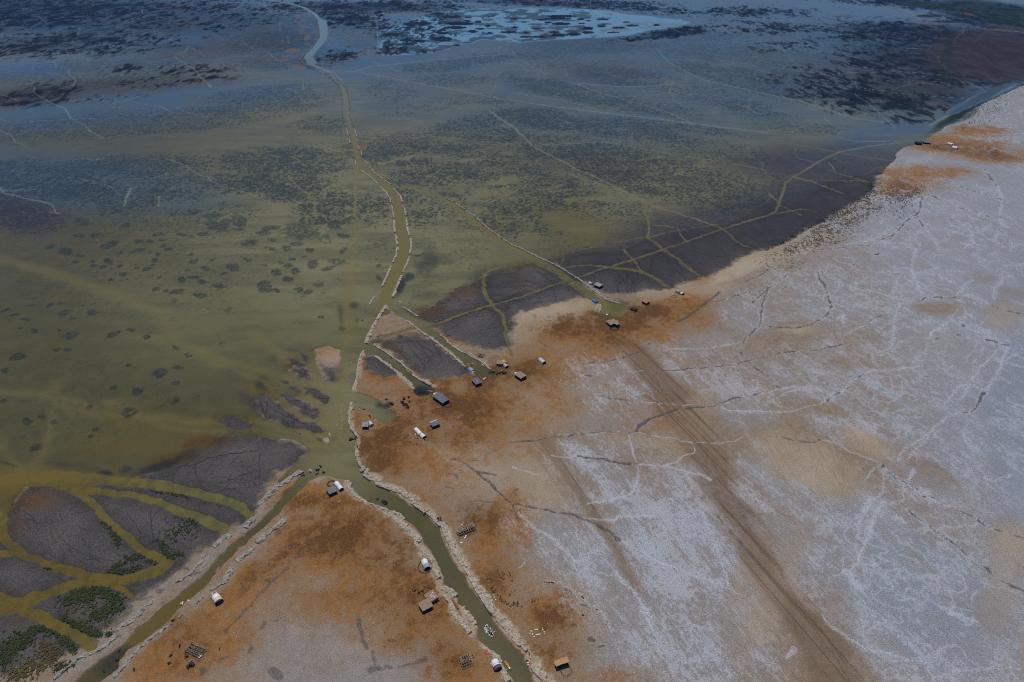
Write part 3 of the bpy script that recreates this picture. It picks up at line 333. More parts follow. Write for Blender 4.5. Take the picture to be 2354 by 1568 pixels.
SALTV = [(S("22: 1060,280 1080,290 1210,288"), 12), (S("22: 900,200 960,230 1080,290"), 5), (S("22: 1400,100 1600,80 1800,80 1950,60 2050,40 2140,15"), 9), (S("22: 1090,565 1200,575 1340,585 1540,600 1700,605"), 14, 6), (S("22: 1240,480 1290,520 1350,590 1410,660"), 12), (S("22: 1100,530 1180,500 1260,480 1330,470"), 7),
 (S("22: 1010,350 980,400 975,480"), 6), (S("22: 1085,870 1080,960 1100,1040 1130,1100 1150,1150 1150,1260 1130,1340 1100,1410 1040,1445 900,1480 700,1515"), 15, 26), (S("22: 700,880 900,855 1140,860 1300,880 1450,900 1650,940 1900,960 2050,925 2120,900"), 14, 8), (S("22: 370,1062 430,1080 600,1075"), 14, 18),
 (S("22: 1100,1140 1300,1150 1400,1165 1500,1130 1570,1075 1660,1045 1680,1020 1650,940"), 20, 12), (S("22: 1430,1170 1550,1210 1750,1240 1820,1290"), 22, 30), (S("22: 0,1185 80,1200 180,1230 290,1250"), 20, 8), (S("22: 1730,470 1850,440 2000,415 2070,400 2150,440 2250,460 2260,400 2220,370"), 9), (S("22: 1930,630 2000,650 2150,660 2354,670 32: 100,670 230,660 300,630 420,600 500,575 600,500 680,470 730,430 760,390 850,340 960,280 1100,275 1260,260 1400,240"), 14, 13),
 (S("22: 2270,505 2354,485 32: 100,445 250,435 470,435"), 8), (S("32: 100,520 200,480 300,460 450,455 590,495"), 9), (S("32: 860,60 900,110 950,130 1100,90 1180,70 1220,20 1300,15"), 8), (S("32: 950,130 960,200 1000,240"), 5), (S("31: 1150,1568 32: 1130,60"), 10), (S("32: 680,0 685,90"), 6), (S("32: 1690,0 1620,60 1600,200"), 7),
 (S("32: 1920,0 1890,90 1820,160"), 14), (S("32: 2090,100 2040,170 1940,260 1880,340 1850,420 1790,510 1740,560"), 14), (S("32: 1850,420 1940,450 2000,480"), 9), (S("32: 1970,80 1900,200 1880,300"), 6), (S("32: 1850,415 1740,430 1680,520 1620,590 1610,620 1670,650"), 8), (S("32: 1750,685 1680,690 1640,700 1580,770 1480,860 1380,920 1270,1000 1220,1050 1190,1110"), 15, 9),
 (S("32: 1470,900 1380,980 1330,1030 1280,1100"), 15), (S("32: 1340,1030 1370,1070 1365,1120"), 9), (S("32: 500,915 600,940 700,1000 850,1080 1000,1130 1100,1210 1200,1290 1300,1350 1420,1410 1520,1480 1620,1530 1740,1560"), 20, 12), (S("32: 640,920 740,880 800,870"), 9), (S("32: 1240,1340 1240,1440 1200,1490 1100,1510"), 9), (S("32: 1045,1200 1060,1290 1070,1400 960,1460"), 9),
 (S("32: 1340,1190 1310,1230 1300,1300"), 34, 14), (S("32: 960,1180 900,1300"), 22), (S("32: 880,1568 930,1480 980,1450"), 60, 30), (S("32: 1000,1568 1060,1480"), 50, 40), (S("32: 1830,760 1800,850 1810,940"), 7), (S("32: 1990,1270 2080,1290 2180,1270 2200,1230"), 12), (S("32: 2190,90 2150,170 2110,280 2080,350 2000,470"), 16, 16),
 (S("33: 1000,0 960,100 930,200 900,280 860,370 830,480 780,520"), 24, 26), (S("33: 880,0 850,80 830,250 880,300"), 16, 24), (S("33: 700,560 760,600 820,720"), 56), (S("33: 1180,80 1240,110"), 50), (S("33: 1400,200 1650,150 1950,130"), 7), (S("33: 2354,130 2290,150 2290,210"), 7), (S("33: 1940,660 2150,710 2300,760"), 8), (S("33: 1650,920 1850,1000 1930,1040"), 30, 14),
 (S("33: 500,980 600,1100 750,1200 900,1250 1100,1330 1250,1380 1400,1385"), 30, 14), (S("33: 180,1350 230,1280"), 44), (S("33: 1550,1530 1800,1470 2100,1450 2350,1450"), 9), (S("23: 700,70 850,95 940,95 980,50 1150,50 1310,60"), 22, 34), (S("23: 1380,100 1550,90 1700,30"), 8),
 (S("23: 990,275 1050,320 1150,360 1230,400 1320,460 1450,520 1600,580 1770,630 1900,690 2000,720 2130,790"), 22, 9), (S("23: 60,30 130,90 200,170 290,210 400,270 500,390 580,460"), 20, 26), (S("23: 500,80 580,150 600,230 660,320 700,450"), 11), (S("23: 250,220 250,300"), 14), (S("23: 1760,10 1800,150 1860,300 1900,430 1950,560 1990,700"), 11),
 (S("23: 300,650 420,650 480,690 520,720 650,800 780,920 950,1100"), 7), (S("23: 1190,920 1280,1070 1350,1180"), 26, 20), (S("23: 950,580 1080,720 1180,860 1280,1000"), 30, 26), (S("23: 60,530 130,450"), 12), (S("23: 1470,670 1530,590"), 10), (S("31: 1420,540 1300,640 1310,700"), 7), (S("31: 1420,530 1540,650 1565,740"), 10), (S("31: 2100,150 2150,250 2130,420"), 18),
 (S("31: 690,1530 780,1480 870,1440"), 16), (S("31: 1110,1330 1150,1300"), 8), (S("31: 760,1080 900,1120 1000,1130 1150,1180 1300,1210 1400,1235 1430,1200"), 7), (S("31: 1430,1230 1220,1230 1180,1290 1160,1400 1150,1568"), 10), (S("31: 1310,920 1330,980 1310,1070"), 7), (S("31: 1310,920 1330,880 1350,730"), 6), (S("31: 1560,960 1600,1000 1700,1045"), 7), (S("31: 1190,990 1150,1140"), 6),
 (S("31: 1340,980 1400,1130"), 6), (S("31: 1730,1160 1790,1080 1870,1020"), 9), (S("31: 2160,990 2130,1050 2080,1090 2070,1200"), 9), (S("31: 1750,1200 1800,1270 1820,1330 1790,1400"), 9), (S("31: 2020,1350 1950,1430 1920,1500"), 13), (S("31: 1740,1290 1670,1370 1600,1450 1500,1500 1480,1568"), 13), (S("31: 640,1370 690,1345 695,1420"), 22), (S("31: 1790,1160 1850,1155 1960,1200 2050,1245"), 16, 10),
 (S("31: 2120,580 2080,630 2110,690"), 9), (S("31: 2240,650 2235,760"), 6), (S("31: 1660,560 1800,600 1880,610"), 7), (S("31: 1750,470 1860,560 1880,620 1800,740"), 5), (S("31: 720,690 900,660 1050,600 1120,530"), 8), (S("32: 1400,215 1430,180 1340,210"), 9), (S("32: 1330,200 1440,110 1460,40 1520,20"), 9), (S("31: 1370,950 1550,910"), 8), (S("31: 2160,890 2354,870"), 5)]
TYRE = [(S("23: 1250,0 1400,130 1550,350 1750,580 1900,780 2050,1000 2200,1200 2354,1400"), 26, 30), (S("23: 980,90 1200,310 1350,500 1480,660 1640,830 1850,1050 2050,1280 2250,1500"), 9, 14), (S("23: 860,380 1000,620 1180,900 1300,1150 1400,1350 1480,1540"), 12, 22), (S("23: 1200,1000 1240,1150 1280,1350 1310,1560"), 12),
 (S("23: 1400,1040 1500,1200 1600,1350 1800,1560"), 18), (S("23: 2050,1050 2200,1280 2350,1470"), 16), (S("22: 1290,330 1500,640 1650,850 1850,1150 2000,1400 23: 2150,100 2290,400"), 7, 10), (S("22: 1160,330 1400,700"), 12, 8), (S("33: -20,250 150,640 300,900 450,1130 600,1350 720,1568"), 14, 12), (S("33: 0,350 200,700 400,1000 560,1200 700,1420"), 14),
 (S("22: 450,640 620,780 720,870"), 6), (S("22: 150,960 180,1060 210,1250 215,1540"), 6), (S("22: 210,950 300,1100 420,1250 470,1350"), 8), (S("23: 230,0 225,450"), 7), (S("22: 870,1100 960,1200 1100,1380"), 16), (S("32: 0,680 150,800 380,1000"), 10), (S("32: 380,1000 600,1150 860,1310"), 8), (S("13: 640,740 620,900 560,1060 480,1240 400,1400"), 12, 30)]
BAND = [(S("22: 1200,100 1380,400 1600,750 1800,1100 2000,1450 23: 2150,50 2300,400 33: 60,600 200,850 400,1150 600,1500 750,1800"), 300, 420), (S("22: 300,1000 500,1300 700,1560 23: 900,300 1150,800"), 160, 40)]
OCH = [("12: 1700,620", 820, 360, -4, .9), ("12: 1400,1050", 520, 260, -30, .8), ("12: 1100,600", 260, 200, 0, .7), ("22: 150,500", 460, 420, -10, .8), ("21: 1050,1450", 700, 170, 4, .9), ("21: 1450,1280", 420, 120, 10, .85), ("21: 600,1530", 430, 110, 0, .7), ("22: 900,60", 420, 160, 10, .6),
 ("12: 1180,340", 300, 190, -30, .75), ("12: 1000,730", 180, 110, 0, .85), ("12: 600,1480", 500, 170, -10, .9), ("13: 750,300", 760, 400, 10, .95), ("13: 950,700", 620, 330, 0, .85), ("13: 1500,900", 560, 380, -20, .9), ("13: 150,560", 620, 220, 32, .8), ("13: 1800,1400", 420, 260, -20, .8), ("13: 1380,1150", 300, 140, 0, .6),
 ("03: 2000,1150", 560, 330, 32, .75), ("03: 1500,1420", 420, 260, 30, .7), ("03: 2200,800", 340, 200, 32, .7), ("13: 2250,300", 260, 420, -20, .85), ("13: 2280,750", 170, 330, -30, .8), ("23: 350,950", 330, 300, -40, .75), ("23: 200,1250", 430, 260, -40, .55), ("23: 850,1500", 260, 120, 0, .5), ("23: 430,870", 60, 50, 0, .5), ("23: 0,300", 150, 500, 0, .7),
 ("30: 1750,1350", 560, 90, -8, 1.), ("30: 2050,1450", 330, 60, -5, 1.), ("30: 1950,1215", 260, 50, 0, .8), ("31: 1250,130", 330, 100, 0, .8), ("31: 1400,20", 420, 60, 0, 1.), ("21: 1700,1000", 110, 60, 0, .7), ("11: 1750,1530", 120, 130, -40, .7), ("12: 1850,1300", 400, 180, -30, .4), ("12: 650,90", 100, 60, 0, .5),
 ("12: 1550,1500", 300, 130, -35, .8), ("12: 2200,1050", 500, 120, 0, .45), ("22: 700,350", 500, 260, 0, .25), ("22: 1350,550", 500, 600, -40, .25)]
BRN = [("12: 660,310", 70, 90, -20, .7), ("12: 1600,760", 420, 150, 0, .6), ("13: 1150,480", 500, 160, -20, .6), ("12: 1780,640", 420, 260, 0, .9), ("12: 1450,700", 320, 180, 0, .75), ("12: 1280,870", 260, 130, 0, .7), ("12: 1180,1040", 250, 170, -20, .7), ("13: 850,230", 520, 200, 5, .95), ("13: 1350,330", 180, 110, 0, .8), ("13: 250,480", 420, 90, 35, .8), ("13: 1450,850", 300, 230, -20, .75), ("13: 1460,1010", 130, 60, 0, .8),
 ("13: 1250,900", 420, 110, -25, .6), ("13: 1650,1330", 300, 160, -20, .7), ("22: 60,330", 220, 130, 0, .75), ("22: 20,600", 160, 110, 0, .5), ("21: 900,1400", 560, 110, 6, .95), ("21: 1200,1300", 380, 90, 0, .85), ("23: 350,1020", 180, 170, 0, .7), ("23: 440,755", 60, 45, 0, .8), ("23: 260,1240", 220, 160, 0, .5), ("23: 120,1310", 90, 90, 0, .6),
 ("30: 1800,1375", 360, 45, -6, .9), ("30: 2050,1445", 240, 36, -6, .8), ("31: 1200,130", 110, 40, 0, .6), ("12: 560,1530", 350, 90, 0, .6), ("12: 950,720", 90, 90, 0, .5), ("12: 1080,1180", 160, 60, -30, .5), ("13: 2080,120", 160, 160, 0, .6), ("13: 2200,640", 120, 260, -25, .5), ("12: 2100,330", 350, 140, 0, .7), ("03: 1750,1250", 260, 240, 0, .35), ("12: 1100,300", 160, 70, -20, .4), ("22: 1000,0", 260, 90, 0, .5)]
GRY = [("12: 340,1000", 190, 130, 20, .8), ("12: 660,320", 90, 120, -20, .8), ("12: 100,1480", 200, 120, 45, .7), ("03: 1900,480", 330, 80, 40, .6), ("03: 900,1330", 400, 70, 38, .6), ("13: 500,1350", 800, 330, -5, .85), ("13: 1000,1480", 620, 240, 0, .9), ("13: 60,1150", 330, 260, 30, .45), ("13: 300,200", 330, 170, 35, .45), ("13: 60,560", 200, 130, 30, .35), ("13: 620,640", 110, 80, 30, .5), ("03: 2100,1450", 200, 160, 0, .4), ("22: 1000,450", 420, 260, 0, .4), ("12: 2150,1300", 420, 300, -30, .3), ("23: 500,500", 420, 420, -30, .5), ("23: 1000,1200", 400, 500, -30, .5),
 ("11: 2100,1500", 150, 90, -30, .3), ("13: 2330,100", 120, 200, -30, .5), ("03: 1350,730", 420, 90, 38, .55), ("12: 1000,1420", 200, 160, -30, .4), ("12: 130,1350", 200, 160, 45, .35), ("33: 500,300", 400, 300, 0, .5), ("12: 2150,1000", 300, 60, 0, .2), ("33: 1400,900", 900, 600, -20, .5), ("12: 2250,60", 150, 120, 0, .4)]
SALT = [("22: 1800,400", 800, 420, -10, .42), ("22: 1000,380", 420, 200, 0, .3), ("22: 900,750", 420, 120, 0, .3), ("22: 850,1300", 480, 240, -35, .62), ("22: 1000,950", 300, 140, 0, .3), ("22: 1650,1380", 420, 260, -30, .6), ("22: 2250,1350", 330, 330, 0, .62), ("22: 2200,700", 300, 160, 0, .45), ("23: 1650,450", 950, 620, -30, .78), ("23: 950,620", 620, 420, -35, .62), ("23: 1700,1150", 760, 420, -30, .62), ("23: 450,330", 420, 260, -30, .42),
 ("23: 1100,1250", 330, 330, 0, .5), ("23: 850,1050", 260, 200, -40, .35), ("33: 250,300", 560, 460, 0, .55), ("33: 1250,500", 900, 560, -30, .8), ("33: 1350,1150", 900, 460, -20, .74), ("33: 2250,1100", 240, 360, 0, .42), ("33: 200,1200", 260, 260, 0, .28), ("33: 1900,150", 500, 260, 0, .7), ("33: 2000,600", 400, 300, 0, .5), ("32: 1950,850", 620, 660, 0, .85), ("32: 1300,600", 560, 460, 0, .66), ("32: 600,330", 700, 300, 0, .5), ("32: 250,1350", 330, 260, 0, .5), ("32: 2250,400", 330, 600, 0, .9),
 ("32: 700,800", 420, 200, -20, .42), ("32: 1500,1350", 500, 220, -30, .66), ("32: 1100,200", 500, 260, 0, .5), ("31: 1600,600", 1200, 600, 0, .86), ("31: 2200,300", 560, 460, -20, .92), ("31: 700,1150", 760, 360, 0, .64), ("31: 1300,1430", 600, 200, 0, .55), ("31: 2000,1100", 600, 300, 0, .62), ("31: 300,1250", 400, 220, 0, .55), ("30: 2250,1330", 420, 200, -20, .85), ("30: 2250,1050", 260, 160, 30, .8), ("21: 2200,1300", 400, 250, 20, .5), ("21: 1900,1520", 400, 150, 10, .4), ("31: 800,500", 500, 160, 28, .35)]
CRUST = [("22: 850,1300", 480, 240, -35, .75), ("22: 1000,400", 420, 240, 0, .35), ("22: 1650,1380", 420, 260, -30, .75), ("22: 2250,1350", 330, 330, 0, .75), ("22: 1200,1000", 600, 160, 0, .3), ("22: 1900,350", 600, 260, -10, .4), ("23: 1650,450", 950, 620, -30, .8), ("23: 950,620", 620, 420, -35, .62), ("23: 1700,1150", 760, 420, -30, .5),
 ("23: 450,330", 420, 260, -30, .3), ("23: 1100,1250", 330, 330, 0, .3), ("33: 250,300", 560, 460, 0, .5), ("33: 1250,500", 900, 560, -30, .35), ("33: 1350,1150", 900, 460, -20, .35), ("33: 2250,1100", 240, 360, 0, .5), ("33: 200,1200", 260, 260, 0, .3), ("32: 600,330", 700, 300, 0, .42), ("32: 250,1350", 330, 260, 0, .6), ("32: 700,800", 420, 200, -20, .4),
 ("32: 1100,500", 700, 500, 0, .35), ("32: 1500,1350", 500, 220, -30, .4), ("31: 1500,1430", 800, 220, 0, .4), ("31: 700,1150", 760, 360, 0, .25), ("31: 1600,600", 1200, 600, 0, .2), ("32: 1950,850", 620, 660, 0, .25)]
NOSALT = [("33: 80,700", 200, 620, -28, .8), ("23: 2230,600", 190, 480, -26, .7), ("22: 1650,820", 200, 420, -32, .6), ("33: 2130,650", 130, 460, 10, .7), ("22: 1250,900", 420, 60, 0, .6), ("32: 500,650", 200, 70, -20, .9), ("32: 350,1150", 560, 240, -25, 1.), ("32: 900,980", 260, 110, -25, 1.), ("32: 1480,1210", 260, 60, -20, .8), ("32: 700,200", 200, 70, 0, .6), ("33: 2250,280", 260, 190, -20, .9), ("33: 2020,900", 170, 220, 0, 1.), ("33: 2330,1250", 90, 330, 0, 1.), ("31: 1600,1270", 260, 60, 0, .9), ("31: 2170,1350", 190, 130, -20, .9), ("31: 2280,1160", 180, 70, -10, .7),
 ("31: 250,1490", 200, 60, 0, .7), ("33: 650,900", 160, 200, 0, .6), ("33: 1300,420", 140, 90, 40, .5), ("33: 150,900", 260, 330, -30, .7), ("32: 1350,1250", 300, 80, -25, .5), ("23: 2200,700", 200, 260, 0, .7), ("31: 1950,1000", 160, 60, 0, .5), ("33: 2200,520", 120, 90, 0, .8)]
SHORE = [(S("30: 2354,790 2250,850 2100,930 1950,1010 1900,1150 31: 1050,170 900,250 750,340 600,420 450,500 300,590 150,670 0,740 21: 2250,780 2100,850 1950,900 1800,970 1650,1050 1450,1100 1200,1150"), 40, 90), (S("21: 450,1280 250,1340 120,1430 60,1520"), 130, 60), (S("31: 1000,90 1150,60 1300,90"), 110)]
PALE = [("33: 80,700", 170, 560, -28, .6), ("23: 2230,560", 140, 420, -26, .4), ("22: 1650,780", 150, 360, -32, .5), ("33: 2130,650", 110, 420, 10, .6), ("22: 300,620", 300, 200, 0, .5), ("22: 1300,930", 420, 50, 0, .5), ("21: 2050,930", 420, 70, 22, .9), ("21: 1650,1130", 420, 70, 8, .7), ("21: 350,1330", 380, 110, 12, .95), ("21: 100,1480", 160, 120, 0, .7), ("31: 1200,60", 330, 110, 0, .8), ("31: 300,720", 400, 60, 22, .8), ("31: 850,350", 300, 60, 28, .6), ("11: 2200,1480", 130, 110, 0, .8), ("12: 670,110", 100, 90, 0, .75), ("12: 350,1000", 140, 110, 30, .6), ("12: 2100,560", 150, 90, 20, .5),
 ("13: 330,1070", 60, 40, 0, .6), ("13: 800,1200", 260, 60, 0, .4), ("12: 2000,1200", 500, 230, -20, .75), ("22: 150,1300", 330, 330, -30, .7), ("12: 1000,1400", 60, 160, 30, .7), ("23: 500,880", 280, 260, -30, .5), ("22: 550,400", 400, 200, 0, .3), ("32: 350,1180", 520, 220, -25, .7), ("32: 900,960", 240, 100, -25, .9), ("33: 2250,300", 260, 180, -20, .7), ("33: 2020,900", 150, 200, 0, .7), ("33: 2320,1250", 80, 330, 0, .7), ("31: 2170,1350", 160, 110, -20, .7),
 ("31: 250,1490", 160, 40, 0, .8), ("13: 550,640", 90, 60, 25, .3), ("13: 950,30", 90, 50, -20, .4), ("30: 2100,950", 300, 40, 30, .6), ("13: 1700,900", 60, 90, 0, .3), ("23: 330,600", 280, 70, 0, .3), ("12: 570,1290", 60, 40, 20, .6)]
MUD_E = S("""11: 1340,1250 1440,1290 1500,1290 1620,1230 1700,1180 1850,1080 1950,1050 2100,960 21: 0,930 120,860 300,820 480,700 640,700 800,700 950,700 1100,640 1250,600 1400,580 1550,500 1700,500 1950,400 2150,330 2354,230
31: 300,200 500,60 700,0 30: 950,1500 1200,1400 31: 1050,0 1000,120 960,200 850,270 700,340 600,415 400,530 200,620 100,690 0,730 21: 2250,750 2100,800 2000,850 1900,910 1800,960 1700,1000 1600,1025 1430,1090 1200,1125 1000,1150 850,1130 760,1060 660,1010
560,1040 640,1160 560,1150 450,1180 330,1210 200,1260 100,1320 30,1410 0,1520 12: 2354,60 2250,100 2100,90 1980,30 11: 1900,1568 1720,1480 1700,1440 1640,1440 1600,1400 1490,1350""")
MUD_B = S("12: 1150,20 1300,-30 11: 1330,1500 1500,1500 1650,1568 12: 1760,110 1860,190 1920,260 1900,310 1700,340 1560,330 1420,270 1300,180")
MUD_T = S("12: 990,170 1100,160 1200,230 1300,320 1200,330 1100,300 1000,290")
MUD_W = S("""03: -900,1700 100,1500 400,1400 640,1370 800,1300 960,1180 1050,1080 1180,960 1180,850 1280,760 1350,680 1480,560 1600,460 1680,380 1800,280 2000,220 2150,160 2300,90 02: 2354,1480 12: 50,1420 100,1330 150,1250 200,1150 150,1050 120,980 30,900
02: 2354,860 2150,890 1990,920 1940,990 1790,990 1760,1090 1600,1160 1350,1210 1200,1250 860,1220 500,1330 240,1330 80,1560 03: -20,120 -900,100""")
ALGAE = [(S("21: 1380,760 1300,790 1290,850 1250,930"), 7), (S("21: 1370,755 1440,840 1500,900 1560,960 1620,1000"), 16, 6), (S("21: 1440,760 1500,830 1560,900 1600,950"), 5), (S("21: 870,900 930,970 1000,1050"), 6), (S("21: 1050,915 1080,1000 1130,1060"), 8), (S("21: 1170,950 1110,1030 1050,1090"), 5),
 (S("21: 960,920 1000,990 1060,1040"), 5), (S("12: 1310,20 1400,10 1550,5 11: 1350,1568"), 9, 5), (S("02: 1350,1220 1500,1190 1750,1140 1900,1090 2100,1040 2354,1010"), 9, 12), (S("02: 1780,1000 1790,1130 1700,1290"), 5), (S("02: 1790,1130 1900,1040 2050,980"), 4), (S("02: 1780,1140 1830,1280 2000,1350 2250,1400"), 5),
 (S("02: 1700,1290 1900,1300 2354,1310"), 4), (S("02: 1790,1140 1830,1250 1960,1330 2100,1290 2354,1200"), 5), (S("03: 450,150 500,280 700,350 900,420"), 4), (S("03: 1000,330 1100,400 1250,450"), 6), (S("03: 1380,0 1390,120 1410,230 1460,330 1540,420"), 9), (S("03: 1530,60 1500,250 1450,350"), 4), (S("02: 950,1345 1100,1360 1250,1400 1350,1470"), 9, 4),
 (S("12: 1400,60 1500,160 1560,280"), 5), (S("12: 1350,100 1500,130 1650,180"), 4), (S("11: 1990,1110 2100,1150 2354,1140"), 6), (S("11: 1750,1300 1900,1280 2100,1255"), 8), (S("12: 30,560 60,640 100,700 90,560"), 14, 8), (S("12: 60,560 200,660 350,720 450,770"), 7), (S("21: 2180,480 2250,560 2300,600"), 6), (S("21: 2270,460 2310,520 2300,590"), 5),
 (S("21: 250,940 330,1000 450,1040"), 7), (S("21: 280,910 400,960 490,1010"), 6), (S("12: 30,1020 35,1200 50,1300"), 5)]
SHRUBZ = [("31: 1150,230", 350, 90, 10, .85), ("31: 700,480", 560, 120, 28, .85), ("31: 550,640", 330, 90, 10, .8), ("31: 250,760", 420, 70, 15, .7), ("31: 150,860", 300, 70, 0, .65), ("31: 900,380", 420, 90, 20, .6), ("31: 1200,480", 300, 140, 20, .5), ("31: 1800,250", 500, 200, -10, .3), ("31: 1950,600", 500, 200, 0, .3), ("31: 1000,930", 500, 110, 0, .34), ("31: 700,780", 500, 90, 10, .4),
 ("30: 2000,1050", 420, 90, 32, .55), ("30: 1600,1240", 300, 60, 0, .35), ("30: 1900,1160", 200, 50, 0, .5), ("31: 1650,1080", 330, 60, 0, .35), ("21: 2330,800", 90, 40, 20, .6), ("31: 2300,400", 300, 200, 0, .2), ("31: 1480,120", 60, 60, 0, .6)]
GREENZ = [("30: 2100,130", 560, 100, -8, 1.), ("30: 1500,50", 480, 34, -6, 1.), ("30: 1480,147", 130, 12, 0, 1.), ("30: 1700,200", 200, 12, 0, .9), ("30: 1900,950", 430, 40, 33, 1.), ("30: 1780,1080", 150, 45, 25, 1.), ("30: 1650,500", 60, 200, -8, .6), ("30: 1900,735", 360, 20, -6, .9), ("30: 1300,880", 300, 24, -6, .5), ("00: 1150,470", 200, 22, 4, .8), ("00: 900,510", 180, 30, 0, .6), ("00: 1550,430", 220, 24, 0, .4),
 ("30: 1250,1000", 200, 40, -14, .4), ("20: 2300,110", 300, 36, 0, .5), ("00: 900,90", 300, 40, 0, .3), ("20: 1600,140", 420, 26, -3, .3), ("31: 940,150", 50, 40, 0, .8)]
TANZ = [("30: 1430,960", 340, 60, -12, .8), ("30: 1700,840", 400, 44, -8, .45), ("30: 2100,560", 500, 170, -5, .4), ("30: 1560,610", 200, 40, -8, .4), ("30: 1420,515", 150, 18, 0, .5), ("00: 1500,800", 700, 34, 5, .9), ("00: 700,870", 560, 40, 8, .7), ("00: 1900,500", 600, 40, 5, .5), ("00: 1950,640", 300, 90, 0, .5), ("00: 2300,560", 200, 30, 0, .8), ("00: 60,985", 140, 22, 0, .8), ("10: 1150,480", 350, 40, 5, .8),
 ("20: 600,290", 600, 40, 5, .7), ("20: 1200,240", 400, 40, 0, .5), ("10: 1700,440", 500, 36, 5, .6), ("00: 2200,400", 300, 60, 0, .5), ("10: 100,550", 400, 26, 0, .5)]
REDZ = [("10: 340,467", 60, 18, 0, 1.), ("10: 400,625", 55, 14, -8, 1.), ("10: 475,345", 34, 24, 0, .9), ("10: 270,522", 30, 8, 0, .9), ("10: 265,552", 26, 8, 0, .8), ("10: 455,407", 36, 7, 0, .7), ("10: 430,305", 44, 7, 0, .8), ("10: 410,282", 28, 8, 0, .8), ("10: 440,250", 36, 7, 0, .9), ("10: 410,237", 24, 8, 0, .9), ("10: 420,187", 34, 8, 0, .9), ("10: 375,150", 32, 14, 0, .8), ("10: 345,95", 24, 6, 0, .7), ("10: 320,72", 24, 6, 0, .7), ("10: 395,208", 24, 6, 0, .7),
 ("10: 1010,1355", 40, 28, 0, 1.), ("10: 1020,1310", 40, 10, 0, .6), ("30: 1480,217", 110, 7, -6, 1.), ("30: 2150,278", 160, 8, -5, .7), ("30: 1850,130", 50, 10, -10, .6), ("21: 200,1080", 60, 40, 0, .2)]
ROAD = [(S("30: 0,66 400,112 750,150 1200,190 1450,212 1600,222 2000,262 2354,298 2700,335"), 7), (S("20: 1800,0 2100,30 2354,62"), 6), (S("30: 0,1222 400,1256 800,1288 1240,1300 1400,1296"), 9), (S("30: 0,1265 300,1338 650,1402 900,1445 1150,1478 1250,1498"), 11), (S("30: 1060,20 1250,60 1600,100 1900,140"), 4)]
